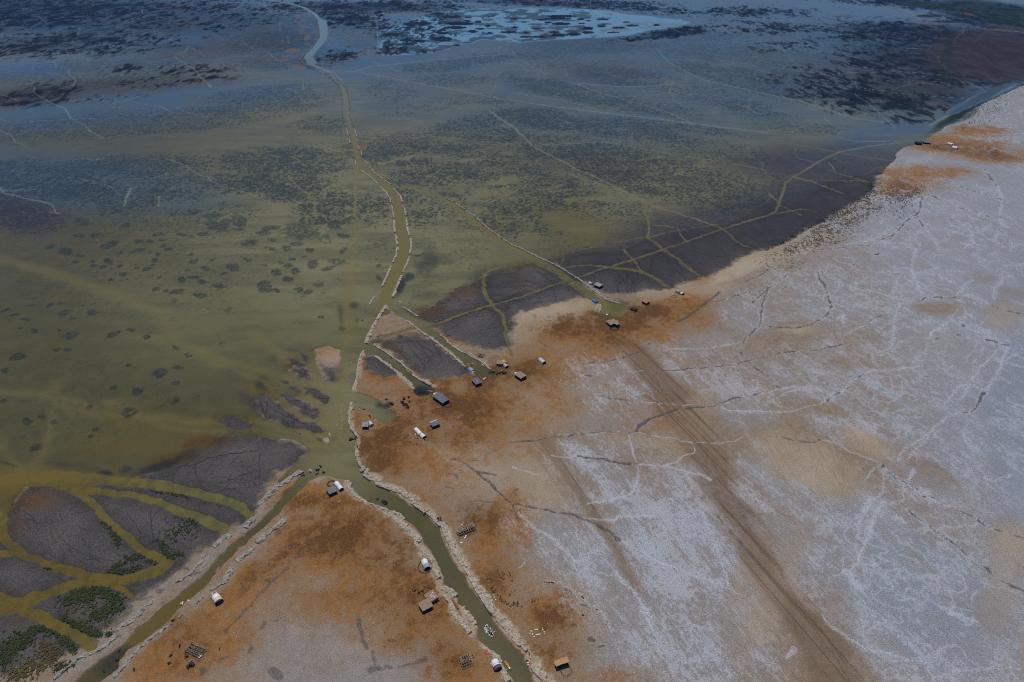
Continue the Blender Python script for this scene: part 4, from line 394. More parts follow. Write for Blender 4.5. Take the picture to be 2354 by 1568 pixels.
# spoil banks beside the canals: (centre line, width[, end width])
BK = [("11: 1265,170 1300,210 1330,240 1345,297", 17), ("11: 1350,320 1370,370 1378,418", 18), ("11: 1383,436 1388,520 1412,603", 24), ("11: 1420,625 1428,700 1412,770", 24), ("11: 1412,795 1390,860 1350,938", 24), ("11: 1338,965 1300,1060 1270,1130 1255,1172", 30, 36),
 ("11: 960,0 1060,70 1122,127", 14), ("11: 1140,150 1200,210 1230,260 1240,303", 15), ("11: 1247,320 1258,370 1268,432", 17), ("11: 1272,455 1268,510 1278,572", 20), ("11: 1283,593 1300,690", 24), ("11: 1300,708 1285,790 1258,852", 24), ("11: 1243,882 1200,980 1157,1074", 24), ("11: 1095,1160 1065,1195 1042,1240", 22),
 ("11: 1062,0 1120,50 1166,80", 13), ("11: 1175,88 1210,112 1248,130", 13), ("11: 1308,1208 1340,1222", 28), ("11: 1200,1245 1150,1310 1110,1390", 40), ("11: 1110,1390 1065,1470 1040,1520", 40), ("11: 1050,1500 1025,1568 1010,1600", 46), ("11: 1190,1250 1235,1295", 28),
 ("11: 1345,1258 1420,1300 1493,1348", 20), ("11: 1380,1385 1450,1430 1530,1500 1600,1545", 24, 28), ("11: 1600,1545 12: 1680,30 1760,95", 34), ("12: 1760,95 1850,175 1925,245", 30), ("11: 1690,1512 1760,1568", 16), ("12: 1765,20 1840,70 1900,108", 22), ("12: 1900,108 1955,130", 16), ("12: 1990,152 2060,185 2110,225 2160,268", 26, 22),
 ("12: 1095,142 1200,215 1290,285", 32), ("12: 1290,285 1380,370 1455,450", 36, 44), ("12: 1075,38 1130,70 1170,95", 16), ("12: 1175,97 1215,116", 22), ("12: 1252,155 1300,185 1355,225", 20), ("12: 1385,262 1410,270", 13), ("12: 1415,285 1435,293", 12), ("12: 1445,315 1500,360 1560,385", 26), ("12: 1560,385 1620,420", 34),
 ("12: 992,90 962,150 940,250", 24), ("12: 940,250 933,350 905,440 905,470", 30, 38), ("12: 882,568 868,660", 34), ("12: 866,660 862,760 885,820", 38), ("12: 885,820 915,865 935,890", 28), ("12: 936,895 938,985", 12), ("12: 920,990 925,1060 945,1120", 36), ("12: 940,1110 965,1160 985,1165", 34), ("12: 972,1200 1015,1190", 38),
 ("12: 1020,1235 1060,1270 1115,1285", 78), ("12: 1120,1325 1200,1350 1270,1375", 60), ("12: 1270,1375 1340,1405 1400,1440", 62), ("12: 1395,1425 1450,1470", 84), ("12: 1450,1500 1540,1560 13: 1570,20", 66), ("13: 1560,10 1620,60 1670,115", 46),
 ("13: 1720,140 1770,240 1810,330", 76), ("13: 1810,330 1870,430 1920,520", 80), ("13: 1920,520 1975,600", 82), ("13: 1975,610 2050,730 2100,800", 84), ("13: 2100,800 2170,910 2240,990", 88), ("13: 2240,990 2330,1100 2420,1220", 110), ("23: 60,1170 95,1240 125,1290", 46), ("23: 140,1270 165,1330", 20), ("23: 190,1410 250,1490 330,1580 420,1680", 110),
 ("12: 845,1295 860,1360 885,1405", 44), ("12: 885,1410 950,1455 1020,1490", 40), ("12: 1020,1490 1110,1530 1200,1560", 32), ("13: 1195,30 1290,85 1360,150", 64), ("13: 1360,150 1440,220 1490,275", 68), ("13: 1470,310 1530,360 1570,410", 50), ("13: 1250,10 1330,50 1370,80", 44), ("13: 1530,400 1600,430 1640,480", 60), ("13: 1640,540 1665,590 1690,640", 84),
 ("13: 1700,715 1780,740 1840,800", 66), ("13: 1720,780 1790,850", 44), ("13: 1800,890 1850,990 1900,1050", 66), ("13: 1900,1050 1980,1130", 66), ("13: 1890,880 1950,960 2020,1060", 66), ("13: 2080,1250 2160,1310", 40), ("13: 2180,1310 2260,1400", 34), ("13: 2270,1470 2330,1590", 90),
 ("21: 795,1232 815,1265 800,1305", 50, 20), ("12: 1985,275 2000,300", 34), ("12: 640,905 672,925", 46), ("12: 672,845 685,870", 22), ("12: 492,1195 520,1205", 34)]
BKG = [("11: 1735,250 1770,270 1812,292", 15), ("11: 1828,300 1870,330 1922,362", 16), ("11: 1930,375 1980,405 2025,432", 17), ("11: 2030,445 2068,472", 20), ("11: 2070,480 2150,550 2250,620", 17), ("11: 2250,620 2354,688 21: 60,710", 18), ("21: 60,710 150,755 250,805", 22), ("21: 250,805 400,870 500,930", 24), ("21: 500,930 570,975 680,1055", 24), ("21: 712,1082 800,1140 870,1195", 44), ("21: 870,1195 930,1212 1008,1226", 36),
 ("03: 1880,410 1840,490 1780,560", 40), ("03: 1780,560 1700,625 1620,670", 30), ("03: 1440,815 1370,870 1300,930", 50), ("03: 1280,960 1250,985", 50), ("03: 1230,1010 1130,1060 1080,1120", 50), ("03: 1070,1140 1040,1190", 50), ("03: 1030,1200 940,1270 900,1300", 44), ("03: 900,1300 800,1330 700,1380", 44), ("03: 700,1390 600,1470 500,1568", 50), ("03: 2140,220 2040,270 1960,350", 60), ("03: 2354,70 2290,120 2250,170", 60),
 ("12: 425,1195 370,1240 330,1265", 46), ("12: 330,1265 260,1310 200,1350", 60), ("12: 200,1350 150,1400 80,1470 20,1530", 60), ("03: 2140,525 2100,600 2060,660", 64), ("03: 2040,680 1990,715 1930,745", 36), ("03: 1880,795 1790,865", 34), ("03: 1690,950 1640,1000", 24), ("03: 1590,1040 1500,1100 1410,1165", 34), ("03: 1400,1180 1310,1250 1250,1310", 40), ("03: 1240,1320 1180,1390 1120,1470", 44), ("03: 1090,1510 1020,1568", 50),
 ("03: 2354,330 2300,380 2240,430", 56), ("03: 2230,435 2160,475", 56), ("13: 270,75 220,130 150,190", 50), ("13: 150,190 80,250 0,310", 50)]
# ------------------------------------------------------------------ fields
rng = np.random.default_rng(7)
def U01(f, k=4.2): return (.5 + .5 * np.tanh((f - .5) * k)).astype(np.float32)
def pick(f, p, soft=.12, k=4.2): return sst(-soft, soft, U01(f, k) - (1 - p)) * sst(.0, .04, p)
n_fine = fbm(WX / 1.1, WY / 1.1, 101, 2)
n_m = fbm(WX / 5.0, WY / 5.0, 111, 3)
n_l = fbm(WX / 26.0, WY / 26.0, 121, 3)
n_xl = fbm(WX / 110.0, WY / 110.0, 131, 3)
ca, sa = math.cos(R(-24)), math.sin(R(-24))      # drift direction of the flats
sx, sy = WX * ca - WY * sa, WX * sa + WY * ca
n_str = fbm(sx / 2.2, sy / 22.0, 141, 3)          # streaks along the vehicle tracks
n_str2 = fbm(sx / 7.0, sy / 60.0, 151, 3)
n_web = 1 - np.abs(2 * fbm(WX / 13.0, WY / 13.0, 161, 3) - 1) * 2.2     # ridged web
n_h = fbm(WX / 40.0, WY / 9.0, 171, 3)
n_f2 = fbm(sx / .8, sy / 6.0, 145, 2)
far = sst(1150, 1900, D)

la, lb = poly(LAND_E), poly(LAND_E, 2); fk = sst(560, 400, V) * (U > 1700); land = la * (1 - fk) + lb * fk; land = np.maximum(land, poly(PENIN)); land = np.maximum(land, poly(BANK_W))
for p in ISLES: land = np.maximum(land, poly(p))
canal = lines(CANALS); chan = lines(CHAN) + (n_m - .5) * 3.2 + (n_fine - .5) * 1.0; canal = np.minimum(canal, -poly(POOL_E))
ch = np.minimum(canal, chan)
inl = np.maximum(poly(RIVER_E), poly(LAKE_E))
lsd = np.minimum(land, ch)                        # signed, positive on land, map units
lsd = np.minimum(lsd, -np.maximum(inl, -99))
lm = lsd * MP                                     # metres
tipz = poly(S('12: -20,880 180,915 300,912 400,960 440,1000 380,1080 250,1180 100,1250 -20,1200'), 2) - 3; islz = poly(S('12: 545,190 620,230 740,250 735,300 700,370 680,390 610,360 570,280'), 2)
mudz = np.maximum.reduce([tipz, islz - 2, poly(MUD_E, 2), poly(MUD_B, 2), poly(MUD_T, 2), poly(MUD_W, 2)] + [poly(ISLES[i], 1) + 3 for i in (1, 2, 3, 4, 5, 6, 7, 8)])
mud = sst(-16, 10, mudz + (n_m - .5) * 22 + (n_l - .5) * 20)
# heights: cut banks on firm ground, very gentle mud shores with puddled edges
firm = sst(0.6, 0.1, mud)
z_firm = np.clip(lm * 2.4, -1.2, 0.95) + np.clip(lm * 0.05, 0, 0.4)
z_mud = np.clip(lm * 0.11, -1.0, 0.17) + (n_m - .5) * 0.10
edge_soft = np.clip(-(land - 999), 0, 1)
Z = np.where(lm > 0, z_firm * firm + z_mud * (1 - firm), np.clip(lm * 0.5, -1.2, 0)) + np.where(lm > 0, (n_fine - .5) * 0.16 * firm, 0)
zone_lines_only = chan
Z = np.where((zone_lines_only < 0) | (canal < 0), np.minimum(Z, np.clip(-0.12 + np.minimum(zone_lines_only, canal) * MP * .4, -1.2, -0.12)), Z)
Z = np.where((lm > 0) & (mud < .3) & (Z < 0.12), 0.12, Z)
ditch = lines(DITCH); saltv = lines(SALTV, 1); tyre = lines(TYRE, 1); band = lines(BAND, 2, 120)
dmask = sst(.9, -1.1, ditch + (n_m - .5) * 7 + (n_fine - .5) * 3.5) * (lm > 1.5) * (.6 + .4 * U01(n_fine)) * (1 - .25 * (U < 1080))
Z -= dmask * 0.35
Z = np.where((lm > 1.5) & (mud < .3), np.maximum(Z, 0.15), Z)
Z += np.where(lm > 2, n_xl * 0.3 * firm, 0)


# dry ground masks
prng = random.Random(4)
n_p = .5 * n_m + .3 * fbm(WX / 1.9, WY / 1.9, 113, 2) + .2 * n_l
och = blobs(OCH, .75) * (0.35 + 1.25 * n_l); och = np.clip(.72 * och + .4 * pick(n_p, np.clip(och * 1.1, 0, 1), .25, 6), 0, 1)
brn = blobs(BRN, .75) * (0.1 + 1.4 * n_l); brn = np.clip(.62 * brn + .55 * pick(n_p, np.clip(brn * .95, 0, 1), .3, 6), 0, 1)
pale = np.maximum(blobs(PALE, .5), sst(16, -10, lines(SHORE, 2)) * .8) * (.45 + .5 * n_m + .5 * U01(n_l))
gry = blobs(GRY, .55) * (.3 + 1.2 * fbm(WX / 16, WY / 16, 191, 3))
bkd = lines([(S(it[0]), it[1] * .8) for it in BK[23:]], 1, 26); bkg = lines([(S(it[0]), it[1] * .7) for it in BKG[11:]], 1, 30)
bkm = sst(9, -1, bkd + (n_m - .5) * 16 + (n_fine - .5) * 4); bgm = sst(15, -1, bkg + (n_m - .5) * 22 + (n_l - .5) * 10)
pale = np.maximum(pale, bkm * .85); och = och * (1 - .85 * bkm) * (1 - .7 * bgm); brn = brn * (1 - .9 * bkm) * (1 - .9 * bgm); gry = np.maximum(gry, bgm * (.35 + .5 * U01(n_m)))
saltd = blobs(SALT, .5); saltd = np.where(U > 2380, np.maximum(saltd, .6), saltd) * (1 - .85 * blobs(NOSALT, .3))
bandm = sst(30, -25, band + (n_str2 - .5) * 60)
saltd = saltd * (1 - .75 * bandm)
n_gr = fbm(WX / .75, WY / .75, 146, 1)
n_f3 = fbm(sx / 1.1, sy / 3.2, 149, 2)
mixn = .24 * n_f3 + .14 * n_f2 + .12 * n_str + .16 * n_gr + .14 * fbm(WX / 2.3, WY / 2.3, 150, 2) + .10 * n_m + .20 * fbm(WX / 14, WY / 14, 147, 2)
crd = blobs([(a_, rx_ * 1.1, ry_ * 1.1, an_, am_) for a_, rx_, ry_, an_, am_ in CRUST], .6)
crust = .62 * pick(mixn, np.clip(crd * (.08 + .8 * U01(.6 * n_l + .4 * n_str2, 6)), 0, .5), .24, 7.5) * (1 - .9 * blobs(NOSALT, .5)) * (1 - .8 * bandm)
soft = saltd * (.35 + .95 * U01(.5 * n_str2 + .5 * fbm(WX / 30, WY / 30, 148, 3)))
soft = np.maximum(soft, sst(1850, 2150, U - .35 * (V - 700)) * (.62 + .3 * U01(n_l)) * (1 - .8 * blobs(NOSALT, .5)))
salt = np.clip(soft, 0, 1) * (1 - .7 * bandm) * (1 - .95 * np.clip(och * 1.3, 0, 1))
webm = sst(.72, .97, n_web) * sst(.25, .6, saltd) * sst(.42, .6, fbm(WX / 50, WY / 50, 181, 2))
crust = np.clip(np.maximum(crust, webm * (.3 + .5 * n_fine)), 0, 1)
svr = []
for k in range(120):
    a0, b0 = prng.uniform(1260, 2340), prng.uniform(640, 1500); t = R(prng.choice([20, 55, 110, 140, 165]) + prng.gauss(0, 14)); pts = [(a0, b0)]
    for q_ in range(prng.randrange(4, 10)):
        t += prng.gauss(0, .32); a0 += math.cos(t) * 11; b0 += math.sin(t) * 8; pts.append((a0, b0))
    svr.append((pts, prng.uniform(2, 6), 1.5))
svr = sst(.8, -.6, lines(svr, 1, 12) + (n_m - .5) * 2.2) * sst(.15, .5, saltd) * .5
sv = np.maximum(svr, sst(.7, -.9, saltv + (n_m - .5) * 3.6 + (n_fine - .5) * 1.2)) * (.35 + .65 * U01(n_fine, 5)) * (1 - .3 * sst(1850, 2050, U))
halo = sst(10, 0, np.minimum(ditch, saltv))          # salt fringe on the seams
salt = salt * (1 - mud); crust = crust * (1 - mud)
crust = np.maximum(crust, halo * pick(n_gr, .4) * sst(.1, .5, saltd) * .7)
ty = sst(.8, -.8, tyre + (n_fine - .5) * 2)
tl = sst(.60, .80, fbm(sx / 1.6, sy / 160.0, 211, 2)) * sst(50, -20, band)
tyb = np.clip(np.maximum(ty * .32 * (.4 + .8 * U01(n_m)), tl * .6) + bandm * (.52 + .42 * n_str2), 0, 1)
rl = []
for k in range(330):                                  # faint single vehicle tracks over the flat
    a0, b0 = prng.uniform(1280, 2300), prng.uniform(830, 1500); L = prng.uniform(40, 200); an = R(58 + prng.gauss(0, 9)) if a0 < 2000 else R(40 + prng.gauss(0, 12))
    rl.append(([(a0, b0), (a0 + math.cos(an) * L / 2 + prng.gauss(0, 3), b0 + math.sin(an) * L / 2), (a0 + math.cos(an) * L, b0 + math.sin(an) * L)], prng.uniform(2.5, 7)))
for k in range(260):                                  # tracks and paths elsewhere
    z = prng.choice([(600, 1200, 1000, 1500, 120), (1250, 700, 1500, 950, 150), (1950, 450, 2340, 900, 20), (1600, 650, 1900, 900, 140), (2050, 1000, 2340, 1500, 20)])
    a0, b0 = prng.uniform(z[0], z[2]), prng.uniform(z[1], z[3]); L = prng.uniform(30, 130); an = R(z[4] + prng.gauss(0, 18))
    rl.append(([(a0, b0), (a0 + math.cos(an) * L / 2 + prng.gauss(0, 3), b0 + math.sin(an) * L / 2), (a0 + math.cos(an) * L, b0 + math.sin(an) * L)], prng.uniform(2.0, 5)))
fineln = sst(.9, -.5, lines(rl, 1, 12)) * (.25 + .45 * U01(n_m))
bc = S("22: 1150,-40 1380,400 1600,750 1800,1100 2000,1450 23: 2150,50 2300,400 33: 60,600 200,850 400,1150 600,1500 750,1800")
par = []
for k in range(46):
    off = prng.gauss(0, 24); i0 = prng.randrange(0, 7); i1 = min(len(bc), i0 + prng.randrange(3, 9)); dr = prng.gauss(0, 10)
    par.append(([(p[0] + off + dr * q_ / 6 + prng.gauss(0, 1.2), p[1] - off * .25) for q_, p in enumerate(bc[i0:i1])], prng.uniform(2.5, 7)))
tyb = np.maximum(tyb, fineln); tyb = np.maximum(tyb, sst(.9, -.5, lines(par, 1, 12)) * (.30 + .4 * U01(n_m)))
# algae threads on the mud
al = list(ALGAE)
for (x0, y0, x1, y1, an, sp, n) in [(1190, 620, 1300, 660, 20, 25, 26), (1300, 590, 1640, 665, 75, 30, 60), (1013, 690, 1180, 745, 172, 14, 60), (1177, 640, 1290, 700, 165, 18, 40), (370, 1010, 600, 1150, 160, 25, 34), (890, 785, 1060, 850, 40, 40, 34), (590, 910, 750, 990, 30, 30, 24),
                                (40, 1160, 220, 1290, 30, 50, 24), (260, 1170, 420, 1270, 60, 40, 22), (640, 820, 730, 870, 40, 30, 12), (1500, 500, 1950, 620, 30, 35, 60), (1760, 400, 2000, 520, 10, 25, 30), (820, 830, 930, 900, 30, 40, 14), (0, 1320, 150, 1360, 10, 40, 8)]:
    for k in range(n):
        a0, b0 = prng.uniform(x0, x1), prng.uniform(y0, y1); L = prng.uniform(12, 60); t = R(an + prng.gauss(0, sp)); pts = [(a0, b0)]
        for q in range(5):
            t += prng.gauss(0, .18); a0 += math.cos(t) * L / 4; b0 += math.sin(t) * L / 4 * .7; pts.append((a0, b0))
        al.append((pts, prng.uniform(2.5, 7)))
algae = sst(.9, -.5, lines(al, 1, 14)) * mud
# darker dung flecks, dung trodden near the camps
spk = sst(.86, 1.0, fbm(WX / .8, WY / .8, 221, 1) * .62 + fbm(WX / 3.1, WY / 3.1, 222, 2) * .5) * sst(.15, .5, och + brn) * .6
shd = blobs(SHRUBZ, .45)
dots = sst(.0, .14, fbm(WX / 3.0, WY / 3.0, 231, 2) - (1.02 - .62 * shd)) * (shd > .05) * 1.0
dots = np.maximum(dots, sst(.985, 1.0, vn(WX / 3.2, WY / 3.2, 235)) * .8 * (saltd > .3))
green = .8 * blobs(GREENZ, .4) * (.5 + .8 * n_h)
red = blobs(REDZ, .35) * .5
road = sst(1.0, -.6, lines(ROAD, 1))

# water masks
wt = []
prng2 = random.Random(19)
for k in range(170):
    a0, b0 = prng2.uniform(0, 2100), 30 + 480 * prng2.random() ** 1.3; t = prng2.uniform(-.5, .5) + (math.pi if prng2.random() < .5 else 0) + (1.2 if prng2.random() < .25 else 0); pts = [(a0, b0)]; kk = float(depth_of(b0) / CAM_H); st = prng2.uniform(14, 34)
    for q_ in range(prng2.randrange(3, 9)):
        t += prng2.gauss(0, .38); a0 += math.cos(t) * st; b0 += math.sin(t) * st / kk; pts.append((a0, b0))
    wt.append((pts, prng2.uniform(3, 8)))
wtm = sst(1.1, -.6, lines(wt, 1, 12)) * (.35 + .5 * U01(n_m))
trk = lines(TRK, 1); bands = lines(BANDS, 2, 110)
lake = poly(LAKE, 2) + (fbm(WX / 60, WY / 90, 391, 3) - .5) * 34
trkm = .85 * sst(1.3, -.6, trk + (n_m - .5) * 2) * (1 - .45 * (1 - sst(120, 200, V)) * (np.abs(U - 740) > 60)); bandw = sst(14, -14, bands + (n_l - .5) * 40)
trkm = np.maximum(trkm, wtm)
clearw = np.clip(np.maximum.reduce([trkm, sst(1.0, -1.5, canal), sst(1.6, -1.2, chan)]), 0, 1)
vz = blobs(VEGZ, .5) * (1 - .85 * bandw) * (1 - sst(-6, 6, lake)) 
def cell(x, y, seed):       # speckled clumps
    return .55 * vn(x, y, seed) + .45 * vn(x * 1.9 + 7, y * 1.9, seed + 1)
vor = np.minimum(1, np.abs(fbm(WX / 6.5, WY / 6.5, 303, 2) - .5) * 9)           # thin open threads between clumps
cl = np.where(far > .5, cell(WX / 6.0, WY / 6.0, 302), cell(WX / 3.4, WY / 3.4, 301))
zn = np.clip(vz * (.62 + .5 * n_l + .4 * U01(n_h)) - .06, 0, .95)
vor2 = np.minimum(1, np.abs(fbm(WX / 22, WY / 22, 304, 3) - .5) * 14)
zn = zn * (.6 + .4 * vor) * (.55 + .45 * vor2)
vegc = pick(.62 * cl + .38 * n_fine, zn, .34, 4.5)
wd = blobs(WEED, .55, 1)
wdn = wd + (fbm(WX / 5, WY / 5, 321, 2) - .5) * .9
wdm = sst(.36, .56, wdn) * (.40 + .60 * U01(cell(WX / 1.9, WY / 1.9, 331) * .6 + n_gr * .4, 7)) * sst(.02, .1, wd)
wdm *= np.clip(wd * 1.5, 0, 1)
veg = np.maximum(vegc * .9, wdm)
dv = np.clip(blobs(DARKV, .6), 0, 1)
hh = fbm(WX / 70, WY / 70, 341, 3); hf = fbm(WX / 22, WY / 30, 342, 3); h3 = fbm(WX / 7, WY / 16, 344, 2)
dp = dv * .86 * (1 - .5 * bandw)
dvm = pick(.28 * hh + .34 * hf + .38 * h3, dp, .26, 6.5)
mats = blobs([(a, b, c, 0, 1.) for a, b, c in MATS], .14, 1)
matf = .8 * sst(.64, .74, fbm(WX / 34, WY / 34, 351, 3) + .30 * sst(1500 / 2, 1080, 2300 - U) - .10 - .25 * sst(1250, 1700, U))
mats = np.maximum(sst(.35, .6, mats + (hf - .5) * .7), matf * sst(3, 10, lake) * .9) * sst(-4, 4, lake)
left_lake = sst(-8, 8, lake + (hf - .5) * 30) * pick(.5 * hf + .5 * h3, sst(1180, 860, U + (V - 60) * 1.5) * .72, .12, 7)
dvm = np.maximum(dvm, left_lake * .95)
emerg = np.clip(np.maximum(dvm * (1 - sst(-6, 4, lake) * (U > 1050)), mats), 0, 1)
solidz = blobs([('30: 1700,330', 900, 90, -4, .9), ('30: 1750,560', 900, 170, -5, 1.), ('30: 2200,450', 600, 260, 0, 1.), ('30: 1350,800', 560, 150, -10, .8), ('00: 500,90', 1700, 120, 0, .85), ('00: 300,250', 1100, 70, 0, .6), ('00: 400,400', 1100, 80, 2, .65), ('00: 1300,210', 1500, 150, 0, .75), ('00: 300,885', 520, 85, 6, .8), ('00: 1050,800', 1000, 80, 5, .5), ('00: 1900,420', 800, 110, 2, .45), ('10: 150,330', 420, 190, 0, .5), ('10: 150,560', 420, 60, 0, .35), ('10: 900,70', 800, 45, 0, .9), ('20: 300,30', 700, 26, -2, .8)], .6)
emerg = np.maximum(emerg, np.clip(solidz * (.72 + .32 * U01(.4 * hf + .6 * h3)), 0, .95) * (1 - sst(-4, 4, lake)))
emerg = np.maximum(emerg, np.clip(blobs(GREENZ[:5], .4) * 1.2, 0, 1) * (.7 + .3 * U01(h3)))
emerg *= (1 - trkm * .9) * (1 - sst(1, -1, canal)) * (1 - sst(-1, 1, inl)) * np.maximum(.72 + .28 * U01(hf), sst(-4, 4, lake) * .97); veg = veg * (1 - clearw * .95)
purp = blobs(PURP, .5); deep = blobs(DEEP, .6) * (.7 + .6 * n_m); brw = blobs(BROWNW, .6) * (.5 + 1.0 * n_m)
yel = blobs(YELLOW, .5); sky_tint = blobs(SKY_TINT, .5) * (.62 + .55 * U01(fbm(WX / 90, WY / 60, 381, 3))); tan = blobs(TANZ, .4) * sst(.35, .6, hf)
sunny_murk = np.clip(blobs([('11: 900,600', 1500, 1000, 0, 1.), ('11: 2000,300', 900, 600, 0, .8), ('21: 1200,200', 1300, 500, 0, .7), ('10: 1200,1100', 1500, 700, 0, .6), ('20: 1200,1200', 1700, 500, 0, .55), ('30: 800,1100', 900, 400, 0, .6), ('12: 800,700', 500, 700, 0, .9), ('01: 2000,1200', 1000, 600, 0, .5)], .7) * 1.0, 0, 1)  # paler murk; outside it the water colour carries painted cloud shade
streak = fbm(WX / 55.0, WY / 16.0, 361, 4)
shoal = np.clip(1 + lm / 18.0, 0, 1) * (lm < 0) * mud * U01(n_m)     # drowned mud margins
deep = np.maximum(deep, shoal * .5)
# the eastern drowned flat: dark mud under a skin of water, channels stay turbid
eflat = blobs([("21: 1500,700", 900, 300, 15, .75), ("21: 900,800", 500, 150, 10, .7), ("31: 300,400", 700, 300, 25, .9), ("30: 700,1480", 900, 180, 0, .7), ("31: 800,150", 400, 200, 20, .8), ("21: 2100,500", 500, 260, 20, .8), ("11: 2200,1000", 260, 120, 0, .6)], .4)
eflat = eflat * (.6 + .7 * n_l) * (1 - sst(2.2, -1, chan))
clump = pick(fbm(WX / 3, WY / 3, 371, 2), .4, .2) * eflat * .6
veg = np.maximum(veg, clump)

clearw = clearw * (1 - .3 * ((U > 1200) & (V < 690)))
def clip01(a): return np.clip(a, 0, 1).astype(np.float32)
wet = mud * sst(16, 1, lm) * (.4 + .6 * U01(n_m)); brl = brw * (lm > -1)
slate = blobs([('32: 2280,700', 330, 800, 0, 1.), ('33: 1500,900', 800, 460, -20, .6), ('33: 1250,450', 600, 300, -20, .5), ('32: 1700,900', 500, 400, 0, .4), ('31: 2200,1000', 300, 700, 0, .35)], .7) * (.55 + .6 * n_str2)
lanes = sst(20, -14, lines(LANES, 2, 60) + (n_l - .5) * 26 + (n_m - .5) * 8) * (.3 + .8 * streak)
brf = np.clip(blobs([('30: 2080,520', 620, 230, -4, 1.), ('30: 2250,300', 300, 60, -4, .5)], .3), 0, 1)
packs_land = {'mk_e': (brl, wet, clip01(eflat), slate), 'mk_a': (och, brn, pale, gry), 'mk_b': (np.maximum(salt, 0), sv * .9 * (lm > .5), tyb * (lm > 0) * (1 - mud), dmask), 'mk_c': (mud, algae, dots, spk), 'mk_d': (green, red, road, crust)}
packs_water = {'wt_a': (yel * (1 - .0 * deep), sky_tint, veg, emerg), 'wt_b': (deep, brw, np.maximum(purp, 0), eflat), 'wt_c': (clearw, streak, tan, green), 'wt_e': (trkm, sst(-3, 5, lake), lanes, brf), 'wt_d': (red, road, sunny_murk, n_l)}

def grid_mesh(name, zz, keep, packs):
    idx = np.arange(NU * NV).reshape(NV, NU)
    a = idx[:-1, :-1]; b = idx[:-1, 1:]; c = idx[1:, 1:]; d = idx[1:, :-1]
    kq = keep[:-1, :-1] | keep[:-1, 1:] | keep[1:, 1:] | keep[1:, :-1]
    quads = np.stack([d[kq], c[kq], b[kq], a[kq]], 1)
    used = np.unique(quads); remap = np.full(NU * NV, -1, np.int64); remap[used] = np.arange(len(used))
    quads = remap[quads]
    me = bpy.data.meshes.new(name)
    co = np.stack([WX.ravel()[used], WY.ravel()[used], zz.ravel()[used]], 1).astype(np.float32)
    me.vertices.add(len(used)); me.vertices.foreach_set('co', co.ravel())
    nq = len(quads); me.loops.add(nq * 4); me.polygons.add(nq)
    me.loops.foreach_set('vertex_index', quads.astype(np.int32).ravel())
    me.polygons.foreach_set('loop_start', (np.arange(nq) * 4).astype(np.int32))
    me.polygons.foreach_set('loop_total', np.full(nq, 4, np.int32))
    me.polygons.foreach_set('use_smooth', np.ones(nq, bool))
    me.update(calc_edges=True)
    for k, ch4 in packs.items():
        at = me.attributes.new(k, 'FLOAT_COLOR', 'POINT')
        arr = np.stack([clip01(q).ravel()[used] if isinstance(q, np.ndarray) else np.zeros(len(used), np.float32) for q in ch4], 1)
        at.data.foreach_set('color', arr.astype(np.float32).ravel())
    o = bpy.data.objects.new(name, me); COL.objects.link(o); o['kind'] = 'structure'
    return o
dilate = Z > -0.25
Zg = Z - 0.05 * (lm < -1)
ground = grid_mesh('ground', Zg, np.ones(U.shape, bool), packs_land)
wetk = (Z < 0.35)
water = grid_mesh('water', np.zeros(U.shape), wetk, packs_water)
# ------------------------------------------------------------------ materials
def srgb(r, g, b):
    f = lambda c: (c / 255 / 12.92) if c / 255 <= .04045 else ((c / 255 + .055) / 1.055) ** 2.4
    return (f(r), f(g), f(b), 1)
class NT:
    def __init__(s, name):
        s.m = bpy.data.materials.new(name); s.m.use_nodes = True; s.t = s.m.node_tree; s.b = s.t.nodes['Principled BSDF']
        s.tc = s.t.nodes.new('ShaderNodeNewGeometry')
    def n(s, k): return s.t.nodes.new(k)
    def l(s, a, b): s.t.links.new(a, b)
    def noise(s, scale, det=3, rough=.55, stretch=None):
        t = s.n('ShaderNodeTexNoise'); t.inputs['Scale'].default_value = scale; t.inputs['Detail'].default_value = det; t.inputs['Roughness'].default_value = rough
        if stretch:
            mp = s.n('ShaderNodeMapping'); mp.inputs['Scale'].default_value = stretch; s.l(s.tc.outputs['Position'], mp.inputs[0]); s.l(mp.outputs[0], t.inputs[0])
        else: s.l(s.tc.outputs['Position'], t.inputs[0])
        return t.outputs[0]
    def rng(s, v, a, b, c, d):
        m = s.n('ShaderNodeMapRange'); s.l(v, m.inputs[0])
        for i, x in enumerate((a, b, c, d)): m.inputs[i + 1].default_value = x
        return m.outputs[0]
    def math(s, op, a, b):
        m = s.n('ShaderNodeMath'); m.operation = op; m.use_clamp = False
        for i, x in enumerate((a, b)):
            if isinstance(x, (int, float)): m.inputs[i].default_value = x
            else: s.l(x, m.inputs[i])
        return m.outputs[0]
    def mix(s, fac, a, b, mode='MIX'):
        m = s.n('ShaderNodeMix'); m.data_type = 'RGBA'; m.blend_type = mode
        for sock, x in ((m.inputs[0], fac), (m.inputs[6], a), (m.inputs[7], b)):
            if isinstance(x, (int, float)): sock.default_value = x
            elif isinstance(x, tuple): sock.default_value = x
            else: s.l(x, sock)
        return m.outputs[2]
    def attr(s, name):
        a = s.n('ShaderNodeAttribute'); a.attribute_name = name
        sp = s.n('ShaderNodeSeparateColor'); s.l(a.outputs['Color'], sp.inputs[0])
        return sp.outputs[0], sp.outputs[1], sp.outputs[2], a.outputs['Alpha']
    def bump(s, h, strength, dist):
        b = s.n('ShaderNodeBump'); b.inputs['Strength'].default_value = strength; b.inputs['Distance'].default_value = dist
        s.l(h, b.inputs['Height']); s.l(b.outputs[0], s.b.inputs['Normal'])
    def val(s, **k):
        for a, v in k.items(): s.b.inputs[a.replace('_', ' ')].default_value = v

